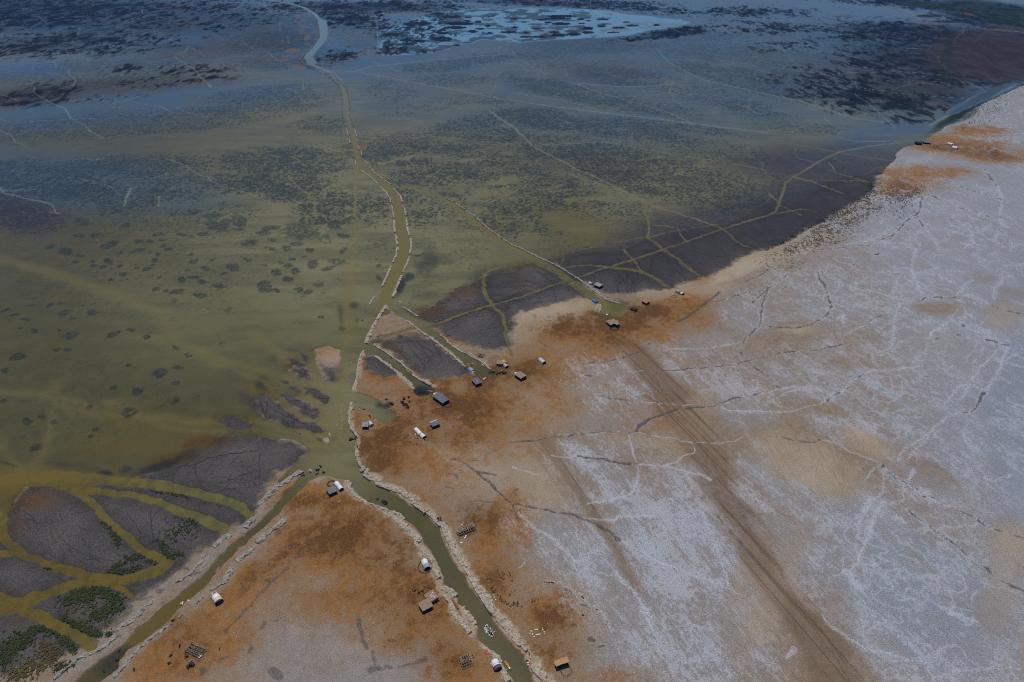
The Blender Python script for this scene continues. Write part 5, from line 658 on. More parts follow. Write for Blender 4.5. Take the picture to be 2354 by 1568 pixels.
g = NT('dry_ground')
br2_, wet_, ef2_, sl_ = g.attr('mk_e')
och_, brn_, pale_, gry_ = g.attr('mk_a'); salt_, sv_, ty_, di_ = g.attr('mk_b'); mud_, alg_, dots_, spk_ = g.attr('mk_c'); grn_, red_, road_, cr_ = g.attr('mk_d')
nf = g.noise(1.3, 3, .6); nm = g.noise(.22, 4, .6); ns = g.noise(.5, 3, .6, (1.0, .16, 1))
c = g.mix(g.rng(nm, .3, .7, 0, 1), (.165, .118, .078, 1), (.235, .180, .125, 1))
c = g.mix(pale_, c, g.mix(nm, (.345, .285, .215, 1), (.275, .215, .15, 1)))
c = g.mix(g.math('MULTIPLY', gry_, .85), c, g.mix(nm, (.175, .165, .165, 1), (.25, .235, .225, 1)))
c = g.mix(och_, c, g.mix(g.rng(nm, .35, .65, 0, 1), (.245, .120, .036, 1), (.175, .086, .026, 1)))
c = g.mix(brn_, c, g.mix(g.rng(nf, .35, .65, 0, 1), (.072, .034, .010, 1), (.125, .060, .018, 1)))
c = g.mix(spk_, c, (.06, .033, .018, 1))
c = g.mix(g.math('MULTIPLY', ty_, .75), c, g.mix(g.rng(ty_, .45, 1, 0, 1), g.mix(nf, (.125, .083, .052, 1), (.175, .118, .076, 1)), (.070, .044, .027, 1)))
mudc = g.mix(g.rng(nf, .3, .7, 0, 1), (.036, .034, .033, 1), (.094, .087, .083, 1))
mudc = g.mix(g.rng(g.noise(.12, 4, .65), .42, .62, 0, .5), mudc, (.042, .039, .037, 1))
mudc = g.mix(g.rng(g.noise(.03, 3), .4, .65, 0, .5), mudc, (.105, .096, .088, 1))
mudc = g.mix(g.math('MULTIPLY', br2_, .8), mudc, (.085, .045, .014, 1))
mudc = g.mix(g.math('MULTIPLY', ef2_, .9), mudc, (.026, .025, .032, 1))
mudc = g.mix(g.math('MULTIPLY', wet_, .6), mudc, (.026, .023, .020, 1))
c = g.mix(mud_, c, mudc)
c = g.mix(g.math('MULTIPLY', salt_, .9), c, g.mix(g.rng(nf, .3, .7, 0, 1), (.190, .212, .250, 1), (.248, .286, .352, 1)))
c = g.mix(g.math('MULTIPLY', sl_, .75), c, g.mix(ns, (.125, .155, .205, 1), (.20, .235, .30, 1)))
c = g.mix(g.math('MULTIPLY', cr_, .75), c, (.40, .43, .50, 1))
c = g.mix(g.math('MULTIPLY', sv_, .85), c, (.36, .385, .44, 1))
c = g.mix(di_, c, g.mix(nf, (.045, .042, .046, 1), (.085, .078, .075, 1)))
c = g.mix(g.math('MULTIPLY', alg_, .8), c, (.022, .02, .024, 1))
c = g.mix(g.math('MULTIPLY', dots_, .8), c, g.mix(nm, (.10, .062, .03, 1), (.045, .05, .02, 1)))
c = g.mix(grn_, c, (.018, .045, .014, 1))
c = g.mix(red_, c, (.26, .12, .055, 1))
c = g.mix(road_, c, (.22, .16, .12, 1))
c = g.mix(1.0, c, g.mix(g.rng(nf, .25, .75, 0, 1), (.52, .52, .52, 1), (1.40, 1.40, 1.40, 1)), 'MULTIPLY')
g.l(c, g.b.inputs['Base Color']); g.val(Roughness=.95, Specular_IOR_Level=.15)
g.bump(g.math('ADD', nf, g.math('MULTIPLY', nm, 1.5)), .6, .25)
ground.data.materials.append(g.m)

q = NT('marsh_water')
tk_, lk_, ln_, bf_ = q.attr('wt_e')
yel_, sky_tint_, veg_, em_ = q.attr('wt_a'); deep_, brw_, pur_, ef_ = q.attr('wt_b'); clr_, st_, tan_, wgrn_ = q.attr('wt_c'); wred_, wroad_, sunny_murk_, wl_ = q.attr('wt_d')
nf = q.noise(.8, 2, .6); nm = q.noise(.05, 4, .55)
c = q.mix(q.rng(nm, .35, .65, 0, 1), (.064, .057, .022, 1), (.078, .070, .028, 1))  # dark base includes the cloud shade painted over the left water
c = q.mix(sunny_murk_, c, q.mix(nm, (.145, .138, .068, 1), (.165, .158, .082, 1)))
c = q.mix(q.rng(st_, .42, .68, 0, .45), c, (.062, .064, .034, 1))
c = q.mix(sky_tint_, c, (.024, .074, .145, 1))  # sky reflection of the far water painted as blue base colour
c = q.mix(q.math('MULTIPLY', yel_, .85), c, (.115, .083, .016, 1))
c = q.mix(q.math('MULTIPLY', ln_, .42), c, (.165, .140, .050, 1))
c = q.mix(q.math('MULTIPLY', brw_, .85), c, (.075, .040, .010, 1))
c = q.mix(q.math('MULTIPLY', ef_, .9), c, q.mix(wl_, (.030, .030, .036, 1), (.055, .050, .048, 1)))
c = q.mix(q.math('MULTIPLY', pur_, .55), c, (.035, .028, .036, 1))
c = q.mix(q.math('MULTIPLY', clr_, .95), c, q.mix(sky_tint_, q.mix(yel_, (.128, .112, .034, 1), (.118, .086, .016, 1)), (.085, .155, .20, 1)))
c = q.mix(q.math('MULTIPLY', tk_, .55), c, q.mix(sky_tint_, (.155, .145, .080, 1), (.13, .21, .27, 1)))
c = q.mix(q.math('MULTIPLY', lk_, .8), c, (.10, .235, .37, 1))  # sky reflected in the lake, painted into its base colour
c = q.mix(q.math('MULTIPLY', deep_, .92), c, (.016, .021, .022, 1))
c = q.mix(tan_, c, (.085, .065, .048, 1))
c = q.mix(q.math('MULTIPLY', veg_, .88), c, q.mix(pur_, (.013, .022, .019, 1), (.020, .016, .018, 1)))
c = q.mix(em_, c, q.mix(q.rng(nm, .4, .6, 0, 1), (.004, .014, .020, 1), (.013, .013, .020, 1)))
c = q.mix(q.math('MULTIPLY', bf_, .85), c, q.mix(nf, (.018, .015, .018, 1), (.050, .036, .034, 1)))
c = q.mix(wgrn_, c, (.013, .025, .014, 1)); c = q.mix(wred_, c, (.18, .09, .05, 1)); c = q.mix(wroad_, c, (.13, .10, .075, 1))
c = q.mix(1.0, c, q.mix(q.rng(nf, .25, .75, 0, 1), (.80, .80, .80, 1), (1.18, 1.18, 1.18, 1)), 'MULTIPLY')
q.l(c, q.b.inputs['Base Color'])
solid = q.math('MAXIMUM', q.math('MULTIPLY', em_, .92), q.math('MAXIMUM', wred_, wroad_))
q.l(q.rng(solid, 0, 1, .12, 1), q.b.inputs['Roughness']); q.l(q.rng(solid, 0, 1, .14, 0), q.b.inputs['Specular IOR Level'])
q.bump(q.noise(.9, 2, .5), .12, .08)
water.data.materials.append(q.m)

# ------------------------------------------------------------------ the air over the plain
hz = bpy.data.meshes.new('haze'); bm = bmesh.new(); bmesh.ops.create_cube(bm, size=1)
xm = float(np.abs(WX).max()) + 200; y0, y1 = float(WY.min()) - 200, float(WY.max()) + 200
for v_ in bm.verts: v_.co = Vector((v_.co.x * 2 * xm, y0 + (v_.co.y + .5) * (y1 - y0), -3.5 + (v_.co.z + .5) * 463.5))
bm.to_mesh(hz); bm.free(); haze = bpy.data.objects.new('haze', hz); COL.objects.link(haze); haze['kind'] = 'stuff'; haze['label'] = 'thin blue haze over the marsh plain'; haze['category'] = 'haze'
hm = bpy.data.materials.new('air'); hm.use_nodes = True; ht = hm.node_tree; ht.nodes.remove(ht.nodes['Principled BSDF'])
pv = ht.nodes.new('ShaderNodeVolumePrincipled'); pv.inputs['Color'].default_value = (.04, .25, 1.0, 1); pv.inputs['Density'].default_value = 0.00003; pv.inputs['Anisotropy'].default_value = 0.0
ht.links.new(pv.outputs[0], ht.nodes['Material Output'].inputs['Volume']); hz.materials.append(hm)
# ------------------------------------------------------------------ object helpers
def gz(u, v):
    """ground height at a map point"""
    i = min(max(int(np.searchsorted(US, u)), 1), NU - 1); j = min(max(int(np.searchsorted(VS, v)), 1), NV - 1)
    return float(Zg[j, i])
def W(pt): 
    x, y = to_world(pt[0], pt[1]); return Vector((x, y, gz(*pt)))
def at(s_): return S(s_)[0]
_mats = {}
def mat(name, col, rough=.85, var=.18, scale=3.0, spec=.2, metal=0, col2=None, stretch=None, bump=0.0):
    if name in _mats: return _mats[name]
    t = NT(name); n_ = t.noise(scale, 3, .6, stretch)
    a = tuple(c * (1 - var) for c in col[:3]) + (1,); b = col2 + (1,) if col2 else tuple(min(1, c * (1 + var)) for c in col[:3]) + (1,)
    c = t.mix(t.rng(n_, .3, .7, 0, 1), a, b); t.l(c, t.b.inputs['Base Color']); t.val(Roughness=rough, Specular_IOR_Level=spec, Metallic=metal)
    if bump: t.bump(n_, .8, bump)
    _mats[name] = t.m; return t.m
class MB:
    def __init__(s): s.v = []; s.f = []
    def add(s, vs, fs): o = len(s.v); s.v += [tuple(x) for x in vs]; s.f += [tuple(i + o for i in f) for f in fs]; return s
    def box(s, c, d, rz=0, tilt=0):
        M = Matrix.Translation(c) @ Matrix.Rotation(rz, 4, 'Z') @ Matrix.Rotation(tilt, 4, 'Y')
        vs = [M @ Vector((x * d[0] / 2, y * d[1] / 2, z * d[2] / 2)) for x in (-1, 1) for y in (-1, 1) for z in (-1, 1)]
        return s.add(vs, [(0, 1, 3, 2), (4, 6, 7, 5), (0, 4, 5, 1), (2, 3, 7, 6), (0, 2, 6, 4), (1, 5, 7, 3)])
    def rod(s, a, b, r, r2=None, n=6):
        a = Vector(a); b = Vector(b); r2 = r if r2 is None else r2; d = (b - a)
        if d.length < 1e-6: return s
        d.normalize(); u = d.orthogonal().normalized(); w_ = d.cross(u); vs = []
        for p, q_ in ((a, r), (b, r2)):
            for i in range(n):
                t = 2 * math.pi * i / n; vs.append(p + (u * math.cos(t) + w_ * math.sin(t)) * q_)
        fs = [(i, (i + 1) % n, n + (i + 1) % n, n + i) for i in range(n)] + [tuple(range(n))[::-1], tuple(range(n, 2 * n))]
        return s.add(vs, fs)
    def grid(s, rows, close=False):
        n = len(rows[0]); vs = [p for r in rows for p in r]; fs = []
        for j in range(len(rows) - 1):
            for i in range(n - (0 if close else 1)):
                k = (i + 1) % n; fs.append((j * n + i, j * n + k, (j + 1) * n + k, (j + 1) * n + i))
        return s.add(vs, fs)
    def build(s, name, m, parent=None, smooth=False):
        me = bpy.data.meshes.new(name); me.from_pydata([tuple(v) for v in s.v], [], s.f); me.update()
        bm = bmesh.new(); bm.from_mesh(me); bmesh.ops.recalc_face_normals(bm, faces=bm.faces); bm.to_mesh(me); bm.free()
        if smooth: me.polygons.foreach_set('use_smooth', [True] * len(me.polygons))
        me.materials.append(m); o = bpy.data.objects.new(name, me); COL.objects.link(o)
        if parent: o.parent = parent
        return o
def thing(name, label, cat, loc, rz=0, group=None):
    o = bpy.data.objects.new(name, None); COL.objects.link(o); o.location = loc; o.rotation_euler = (0, 0, rz); o.empty_display_size = .5
    o['label'] = label; o['category'] = cat
    if group: o['group'] = group
    return o
def tag(o, label, cat, group=None):
    o['label'] = label; o['category'] = cat
    if group: o['group'] = group
    return o
def dup(root, loc, rz, label=None, group=None):
    r = root.copy(); COL.objects.link(r); r.location = loc; r.rotation_euler = (0, 0, rz)
    if label: r['label'] = label
    if group: r['group'] = group
    for ch_ in list(root.children):
        c_ = ch_.copy(); COL.objects.link(c_); c_.parent = r
        for g_ in list(ch_.children):
            d_ = g_.copy(); COL.objects.link(d_); d_.parent = c_
    return r
rr = random.Random(11)
def frame(a, b):
    """centre, heading and length of an axis given by two map points"""
    A = W(a); B = W(b); d = B - A; return (A + B) / 2, math.atan2(d.y, d.x), math.hypot(d.x, d.y)
def zmin(c): 
    return c

# ------------------------------------------------------------------ spoil banks thrown up beside the canals
m_spoil = mat('dried_spoil', (.34, .285, .225), .95, .45, 1.3, .1, 0, (.50, .43, .35), None, .4)
m_spoilg = mat('grey_spoil', (.25, .235, .205), .95, .45, 1.3, .1, 0, (.38, .36, .32), None, .4)
m_spoilb = mat('green_spoil', (.12, .12, .06), .95, .3, .4, .1, 0, (.25, .19, .13))
def bank(pts, w, h=None, m=None, seed=0, w2=None):
    P = [Vector(to_world(*p)) for p in pts]
    ws = w if isinstance(w, list) else [w + ((w2 if w2 else w) - w) * i / (len(pts) - 1) for i in range(len(pts))]
    w = ws[0]; wm = [q_ / 4 * mpp(p[1]) for q_, p in zip(ws, pts)]
    seg = [(P[i + 1] - P[i]).length for i in range(len(P) - 1)]; L = sum(seg)
    if L < .5: return
    gb = [max(0.0, gz(*p) - .15) for p in pts]
    st = max(.5, min(wm) * .16, L / 520); n = max(4, int(L / st)); K = 15
    rows = []; off = seed * 37.7
    for j in range(n + 1):
        d = L * j / n; i = 0
        while i < len(seg) - 1 and d > seg[i]: d -= seg[i]; i += 1
        t = d / max(seg[i], 1e-6); c = P[i].lerp(P[i + 1], t); wd_ = wm[i] + (wm[i + 1] - wm[i]) * t
        tan = (P[min(i + 1, len(P) - 1)] - P[i]).normalized() if seg[i] > 1e-4 else Vector((1, 0))
        if t > .5 and i < len(seg) - 1: tan = tan.lerp((P[i + 2] - P[i + 1]).normalized(), t - .5).normalized()
        elif t < .5 and i > 0: tan = tan.lerp((P[i] - P[i - 1]).normalized(), .5 - t).normalized()
        nr = Vector((-tan.y, tan.x)); s_ = j / n * L; end = min(1, (min(s_, L - s_) / (wd_ * (.18 if w > 30 else .4) + .01))) ** .5
        x = np.array([s_ / 2.4 + off]); wob = float(fbm(x, np.array([3.3]), 400, 3)[0]) - .5; gap = float(vn(np.array([s_ / (wd_ * 1.5) + off]), np.array([9.]), 401)[0])
        ww = wd_ * (.46 + .5 * wob + .22 * (gap - .5)) * (.35 + .65 * end); cc = c + nr * (wob * wd_ * .5)
        row = []
        for k in range(K):
            q_ = k / (K - 1) * 2 - 1; e_ = float(vn(np.array([s_ / 1.3 + off]), np.array([k * 7.7]), 402)[0]) - .5
            p = cc + nr * q_ * ww * (1 + .14 * e_)
            row.append((p.x, p.y, q_))
        rows.append((row, end, gap, gb[i] + (gb[min(i + 1, len(gb) - 1)] - gb[i]) * t))
    X = np.array([[p[0] for p in r[0]] for r in rows]); Y = np.array([[p[1] for p in r[0]] for r in rows]); Q = np.array([[p[2] for p in r[0]] for r in rows])
    hh_ = (h if h else max(.9, min(2.2, np.mean(wm) * .30)))
    E = np.array([[r[1]] for r in rows]); G = np.array([[r[2]] for r in rows])
    lump = fbm(X / 1.5 + off, Y / 1.5, 410, 3) - .5; big = fbm(X / 3.5, Y / 3.5 + off, 420, 2) - .5
    prof = np.clip(1 - np.abs(Q) ** 2.6, 0, 1) ** .7
    Zb = prof * hh_ * (.55 + .45 * G) * (.3 + .7 * E) + prof * (lump * 2.3 + big * .9) * min(1, hh_) + .1
    Zb = np.maximum(Zb, .02 - .9 * (prof < .01)); Zb[:, 0] = Zb[:, -1] = -.9; Zb[0, :] = Zb[-1, :] = -.9
    Zb += (np.clip(prof, 0, .3) / .3) * (.25 + np.array([[r[3]] for r in rows]) * .85)
    mb = MB(); mb.grid([[(X[j, k], Y[j, k], Zb[j, k]) for k in range(K)] for j in range(len(rows))])
    o = mb.build('earth_bank', m or m_spoil, None, False); o['kind'] = 'structure'
    return o
def join(lst, first):
    out = []
    for k, it in enumerate(lst):
        p = S(it[0]); w0 = it[1]; w1 = it[2] if len(it) > 2 else w0; ws = [w0 + (w1 - w0) * i / (len(p) - 1) for i in range(len(p))]
        if out and k > first and math.hypot(out[-1][0][-1][0] - p[0][0], out[-1][0][-1][1] - p[0][1]) < 14: out[-1] = (out[-1][0] + p, out[-1][1] + ws)
        else: out.append((p, ws))
    return out
for k, (p_, w_) in enumerate(join(BK, 22)): bank(p_, w_, None, m_spoil, k)
for k, (p_, w_) in enumerate(join(BKG, 4)): bank(p_, w_, None, m_spoilg, k + 200)
BKF = ["705,670 750,730 820,800", "825,808 845,870 858,960", "860,970 858,1060 878,1125", "880,1135 895,1172", "908,1190 928,1262", "937,1285 930,1310", "942,1335 952,1375", "970,1395 972,1435", "985,1472 1035,1520", "1045,1545 1090,1575", "570,655 640,685", "645,688 700,730 750,780", "752,785 775,850 788,920", "790,930 786,1010 797,1090", "800,1095 805,1125 815,1165",
 "835,1185 848,1255", "855,1272 862,1322", "870,1372 888,1396", "885,1425 885,1440", "912,1480 918,1525", "545,170 570,280 580,340", "578,345 520,430 450,500", "448,502 405,550 450,600 545,645"]
for k, t_ in enumerate(BKF): bank(S("10: " + t_), 11 if k < 10 or k > 14 else 9, 1.0, m_spoil if k in (5, 6, 7, 8, 9, 4, 15, 16, 17, 18, 19, 10) else m_spoilb, k + 300)
print('banks', len(COL.objects))
# ------------------------------------------------------------------ shelters, pens, boats, animals
white = mat('white_sheet', (.62, .63, .66), .7, .12, 1.2); silver = mat('silver_blue_sheet', (.20, .27, .36), .6, .35, 1.6); paleblue = mat('pale_blue_sheet', (.33, .42, .48), .6, .2, 1.5)
purple = mat('purple_cloth', (.10, .055, .13), .8, .4, 2.0); blue = mat('blue_tarp', (.012, .11, .42), .5, .2, 1.2); black = mat('black_tarp', (.013, .014, .018), .7, .3, 2)
dark = mat('dark_patched_tarp', (.045, .055, .075), .7, .45, 1.4, .2, 0, (.16, .18, .21)); grey = mat('grey_tarp', (.12, .13, .14), .8, .3, 1.6)
reed = mat('reed_thatch', (.16, .105, .068), .95, .4, 2.2, .1, 0, (.36, .27, .20), (.5, 3.0, 1)); orange = mat('orange_cloth', (.50, .18, .05), .8, .3, 2.); redc = mat('red_cloth', (.36, .03, .02), .8, .25, 2.)
brownt = mat('rusty_brown_sheet', (.26, .13, .075), .9, .3, 2.); pole = mat('bare_pole', (.30, .22, .15), .9, .2, 3.); dpole = mat('dark_brush', (.030, .022, .018), .95, .4, 3.)
yellowc = mat('yellow_cargo', (.60, .30, .03), .7, .3, 3.); wood = mat('boat_wood', (.22, .13, .08), .8, .25, 3.); pinkw = mat('faded_pink_boat', (.36, .19, .14), .8, .2, 3.); redw = mat('red_boat', (.25, .06, .045), .8, .2, 3.)
navy = mat('navy_boat', (.02, .035, .09), .6, .3, 3.); dgrey = mat('sodden_boat', (.05, .055, .05), .8, .3, 3.); palew = mat('pale_boat', (.42, .38, .32), .8, .2, 3.); green_ = mat('stained_roof', (.10, .12, .11), .9, .5, 1.5, .1, 0, (.34, .37, .33)); dark_fill = mat('dark_infill', (.03, .022, .018), .95)  # last one: near-black filler for dim interiors and floors
hide = mat('buffalo_hide', (.016, .013, .012), .6, .3, 4.); horn = mat('buffalo_horn', (.05, .045, .04), .5)

def hoopcover(name, root, x0, x1, w, h, m, sag=.04, thick=.05):
    n = 15; k = max(3, int((x1 - x0) / .35)); rows = []
    for j in range(k + 1):
        x = x0 + (x1 - x0) * j / k; s_ = 1 + sag * math.sin(j * 2.1) * .5 + rr.uniform(-.012, .012)
        rows.append([(x, -math.cos(math.pi * i / (n - 1)) * w / 2 * s_, (math.sin(math.pi * i / (n - 1)) ** .8) * h * s_) for i in range(n)])
    inner = [[(p[0], p[1] * .97, p[2] * .96) for p in r] for r in rows]
    mb = MB(); mb.grid(rows); mb.grid(inner)
    a = len(rows[0]); 
    for r0, r1 in ((rows[0], inner[0]), (rows[-1], inner[-1])): mb.grid([r0, r1])
    return mb.build(name, m, root, True)
def tent(s_, w, h, secs, label, back=None, opened=True, group='barrel tents of the camp', name='barrel_tent'):
    P = S(s_); c, rz, L = frame(P[0], P[1]); t = thing(name, label, 'tent', c, rz, group); x = -L / 2; tot = sum(q_[0] for q_ in secs)
    for i, (f, m) in enumerate(secs):
        x1 = x + L * f / tot; hoopcover('cover' if i == 0 else 'front_cover', t, x, x1 - (.12 if i < len(secs) - 1 else 0), w * (1 + .02 * i), h * (1 + .02 * i), m); x = x1
    n = 12; mb = MB(); mb.add([(-L / 2 + .05, -math.cos(math.pi * i / n) * w * .49, math.sin(math.pi * i / n) ** .8 * h * .97) for i in range(n + 1)] + [(-L / 2 + .12, -math.cos(math.pi * i / n) * w * .49, math.sin(math.pi * i / n) ** .8 * h * .97) for i in range(n + 1)], [tuple(range(n + 1)), tuple(range(n + 1, 2 * n + 2))]); mb.build('end_panel', back or secs[0][1], t)
    mb = MB(); mb.add([(-L / 2 + .2, -w * .46, .06), (L / 2 - .1, -w * .46, .06), (L / 2 - .1, w * .46, .06), (-L / 2 + .2, w * .46, .06)], [(0, 1, 2, 3)]); mb.build('dark_floor', dark_fill, t)  # near-black sheet paints the dark interior seen through the open mouth
    if not opened:
        mb = MB(); mb.add([(L / 2 - .03, -math.cos(math.pi * i / n) * w * .49, math.sin(math.pi * i / n) ** .8 * h * .97) for i in range(n + 1)], [tuple(range(n + 1))]); mb.build('end_panel', silver, t)
    for q_ in range(3):
        x = -L / 2 + .3 + (L - .6) * q_ / 2; mb = MB(); pts = [(x, -math.cos(math.pi * i / 10) * w * .515, math.sin(math.pi * i / 10) ** .8 * h * 1.04) for i in range(11)]
        for a, b in zip(pts, pts[1:]): mb.rod(a, b, .05, n=5)
        mb.build('hoop', pole, t)
    return t
def hut(s_, w, h, rm, wm_, label, front=True, name='hut', cat='hut', group='flat-roofed shelters of the camp', arch=.25, lip=None, streak=None, holes=0):
    P = S(s_); c, rz, L = frame(P[0], P[1]); t = thing(name, label, cat, c, rz, group); nx = max(8, int(L / .6)); ny = 9; top = []; bot = []
    for j in range(ny):
        y = (j / (ny - 1) - .5) * (w + .7); r0 = []; r1 = []
        for i in range(nx):
            x = (i / (nx - 1) - .5) * (L + .7); e = rr.uniform(-.16, .16) if i in (0, nx - 1) else 0; f = rr.uniform(-.14, .14) if j in (0, ny - 1) else 0
            z = h + arch * (1 - (2 * y / (w + .7)) ** 2) + rr.uniform(-.06, .06); r0.append((x + e, y + f, z)); r1.append((x + e, y + f, z - .14))
        top.append(r0); bot.append(r1)
    mb = MB(); mb.grid(top); mb.grid(bot); mb.grid([top[0], bot[0]]); mb.grid([top[-1], bot[-1]]); mb.grid([[r[0] for r in top], [r[0] for r in bot]]); mb.grid([[r[-1] for r in top], [r[-1] for r in bot]])
    rf = mb.build('roof', rm, t)
    mb = MB()
    for i in range(5): mb.rod(((i / 4 - .5) * L * .95, -w * .5, h + .02), ((i / 4 - .5) * L * .95, w * .5, h + .02), .05, n=5)
    mb.build('rafter', pole, t)
    for x in (-L / 2 + .15, 0, L / 2 - .15):
        for y in (-w / 2 + .1, w / 2 - .1): MB().rod((x, y, -.1), (x, y, h + .1), .07, n=6).build('post', pole, t)
    MB().box((0, w / 2 - .05, h / 2 - .05), (L - .3, .08, h - .1)).build('wall', wm_, t); MB().box((-L / 2 + .05, 0, h / 2 - .05), (.08, w - .3, h - .1)).build('wall', wm_, t)
    MB().box((-L * .1, -w / 2 + .05, h / 2 - .1), (L * .75, .08, h - .25)).build('wall', wm_, t)
    if not front: MB().box((L / 2 - .05, 0, h / 2 - .05), (.08, w - .3, h - .1)).build('wall', wm_, t)
    if lip: MB().box((0, -w / 2 - .3, h + .12), (L + .5, .9, .12)).build('roof_edge_sheet', lip, t)
    if streak:
        for k in range(4): MB().box((rr.uniform(-L * .35, L * .3), rr.uniform(-w * .3, w * .35), h + arch + .08), (rr.uniform(1.2, 2.4), .25, .06), rr.uniform(-.2, .2)).build('roof_patch', streak, t)
    return t
def ring(s_, rx, ry, label, m=None, brush=0, hgt=1.3, gap=(0, 0), rect=0, ang=0, name='animal_pen', group='round pens of the camp'):
    u, v = at(s_); t = thing(name, label, 'pen', W((u, v)), 0, group); k = mpp(v) / 4; A = rx * k; B = ry * k * float(depth_of(v)) / CAM_H; n = max(10, int((A + B) * 1.3)); m = m or dpole; pts = []
    for i in range(n + 1):
        a = 2 * math.pi * i / n; x, y = math.cos(a), math.sin(a)
        if rect: q_ = max(abs(x), abs(y)); x, y = x / q_, y / q_
        x *= A * rr.uniform(.95, 1.05); y *= B * rr.uniform(.95, 1.05); pts.append((x * math.cos(ang) - y * math.sin(ang), x * math.sin(ang) + y * math.cos(ang)))
    pts[-1] = pts[0]; rail = MB(); low = MB(); br = MB()
    for i in range(n):
        deg = 360 * i / n
        if gap[0] <= deg < gap[1]: continue
        (x, y), (x2, y2) = pts[i], pts[i + 1]
        MB().rod((x, y, -.2), (x + rr.uniform(-.1, .1), y + rr.uniform(-.1, .1), hgt * rr.uniform(.9, 1.2)), .07, n=5).build('post', m, t)
        rail.rod((x, y, hgt * .85), (x2, y2, hgt * .8), .06, n=5); low.rod((x, y, hgt * .4), (x2, y2, hgt * .42), .06, n=5)
        if brush:
            for q_ in range(int(4 * brush)): 
                f = rr.random(); cx_, cy_ = x + (x2 - x) * f, y + (y2 - y) * f; br.rod((cx_ + rr.uniform(-.4, .4), cy_ + rr.uniform(-.4, .4), rr.uniform(0, .3)), (cx_ + rr.uniform(-.6, .6), cy_ + rr.uniform(-.6, .6), rr.uniform(.4, hgt)), .12 * brush, n=4)
    rail.build('rail', m, t); low.build('rail', m, t)
    if brush: br.build('brushwood', m, t)
    return t
def canoe(s_, w, hull, label, inner=None, cargo=None, z=0.0, group='long narrow canoes', patches=()):
    P = S(s_); A = Vector(to_world(*P[0])); B = Vector(to_world(*P[1])); d = B - A; L = d.length; c = (A + B) / 2
    t = thing('canoe', label, 'canoe', (c.x, c.y, z), math.atan2(d.y, d.x), group); n = 15; out = []; inn = []
    for i in range(n):
        f = i / (n - 1) * 2 - 1; hw = w / 2 * max(.02, (1 - abs(f) ** 2.4)); lift = .45 * abs(f) ** 4; x = f * L / 2
        out.append([(x, -hw, .42 + lift), (x, -hw * .85, .1 + lift * .8), (x, 0, -.12 + lift * .8), (x, hw * .85, .1 + lift * .8), (x, hw, .42 + lift)])
        inn.append([(x, -hw * .88, .42 + lift), (x, -hw * .72, .14 + lift * .8), (x, 0, .02 + lift * .8), (x, hw * .72, .14 + lift * .8), (x, hw * .88, .42 + lift)])
    mb = MB(); mb.grid(out); mb.grid([[r[0] for r in out], [r[0] for r in inn]]); mb.grid([[r[-1] for r in out], [r[-1] for r in inn]]); mb.build('hull', hull, t)
    MB().grid(inn).build('inside_planking', inner or hull, t)
    for f in (-.5, -.15, .2, .55): MB().box((f * L / 2, 0, .38), (.22, w * .86 * (1 - abs(f) ** 2.4), .05)).build('thwart', pole, t)
    if cargo:
        mb = MB(); q_ = cargo[1]
        for i in range(q_): f = cargo[2] + (cargo[3] - cargo[2]) * i / max(1, q_ - 1); mb.box((f * L / 2, 0, .5), (L * (cargo[3] - cargo[2]) / 2 / q_ * .75, w * .74 * (1 - abs(f) ** 2.4), .22), rr.uniform(-.1, .1))
        mb.build('cargo', cargo[0], t)
    for m_, f0, f1 in patches: MB().box(((f0 + f1) / 4 * L, 0, .46), ((f1 - f0) * L / 2, w * .66, .16)).build('covered_load', m_, t)
    return t
def heap(s_, r, n, mats_, label, name='household_heap', cat='heap', group=None, hgt=.8):
    u, v = at(s_); t = thing(name, label, cat, W((u, v)), 0, group)
    for m_ in mats_:
        mb = MB()
        for i in range(n): a = rr.uniform(0, 6.28); q_ = r * rr.random() ** .6; sz = rr.uniform(.25, .7); mb.box((q_ * math.cos(a), q_ * math.sin(a), sz * .3 + rr.uniform(0, hgt) * (1 - q_ / r)), (sz * 1.3, sz, sz * .5), rr.uniform(0, 3), rr.uniform(-.4, .4))
        mb.build('bundle', m_, t)
    return t
def ruin(s_, w, h, n, label, roofed=.3, m=pole, name='reed_frame_shelter', cat='shelter', group='unroofed reed frames', dk=True):
    P = S(s_); c, rz, L = frame(P[0], P[1]); t = thing(name, label, cat, c, rz, group)
    for i in range(n):
        x = (i / (n - 1) - .5) * L
        for y in (-w / 2, w / 2): MB().rod((x, y, -.1), (x + rr.uniform(-.3, .3), y * rr.uniform(.8, 1), h * rr.uniform(.8, 1.15)), .09, n=5).build('post', m, t)
        MB().rod((x + rr.uniform(-.3, .3), -w * .56, h * .95), (x + rr.uniform(-.3, .3), w * .56, h), .11, n=5).build('rafter', m, t)
    for y in (-w * .45, -w * .2, w * .1, w * .42): MB().rod((-L * .52, y, h + .12), (L * .52, y + rr.uniform(-.6, .6), h + .1), .1, n=5).build('purlin', m, t)
    if roofed:
        mb = MB()
        for i in range(int(L * w * roofed)):
            x = rr.uniform(-L * .5, L * .5); y = rr.uniform(-.1, .48) * w; a = rr.uniform(-.3, .3) + 1.5; l_ = rr.uniform(1, 2.2); mb.rod((x - math.cos(a) * l_ / 2, y - math.sin(a) * l_ / 2, h + .2), (x + math.cos(a) * l_ / 2, y + math.sin(a) * l_ / 2, h + .25), .13, n=4)
        mb.build('reed_bundles', reed, t)
    if dk: MB().box((0, 0, .03), (L * .9, w * .85, .05)).build('floor_litter', dark_fill, t); MB().box((0, w * .48, h * .4), (L * .9, .1, h * .8)).build('wall', reed, t)
    return t
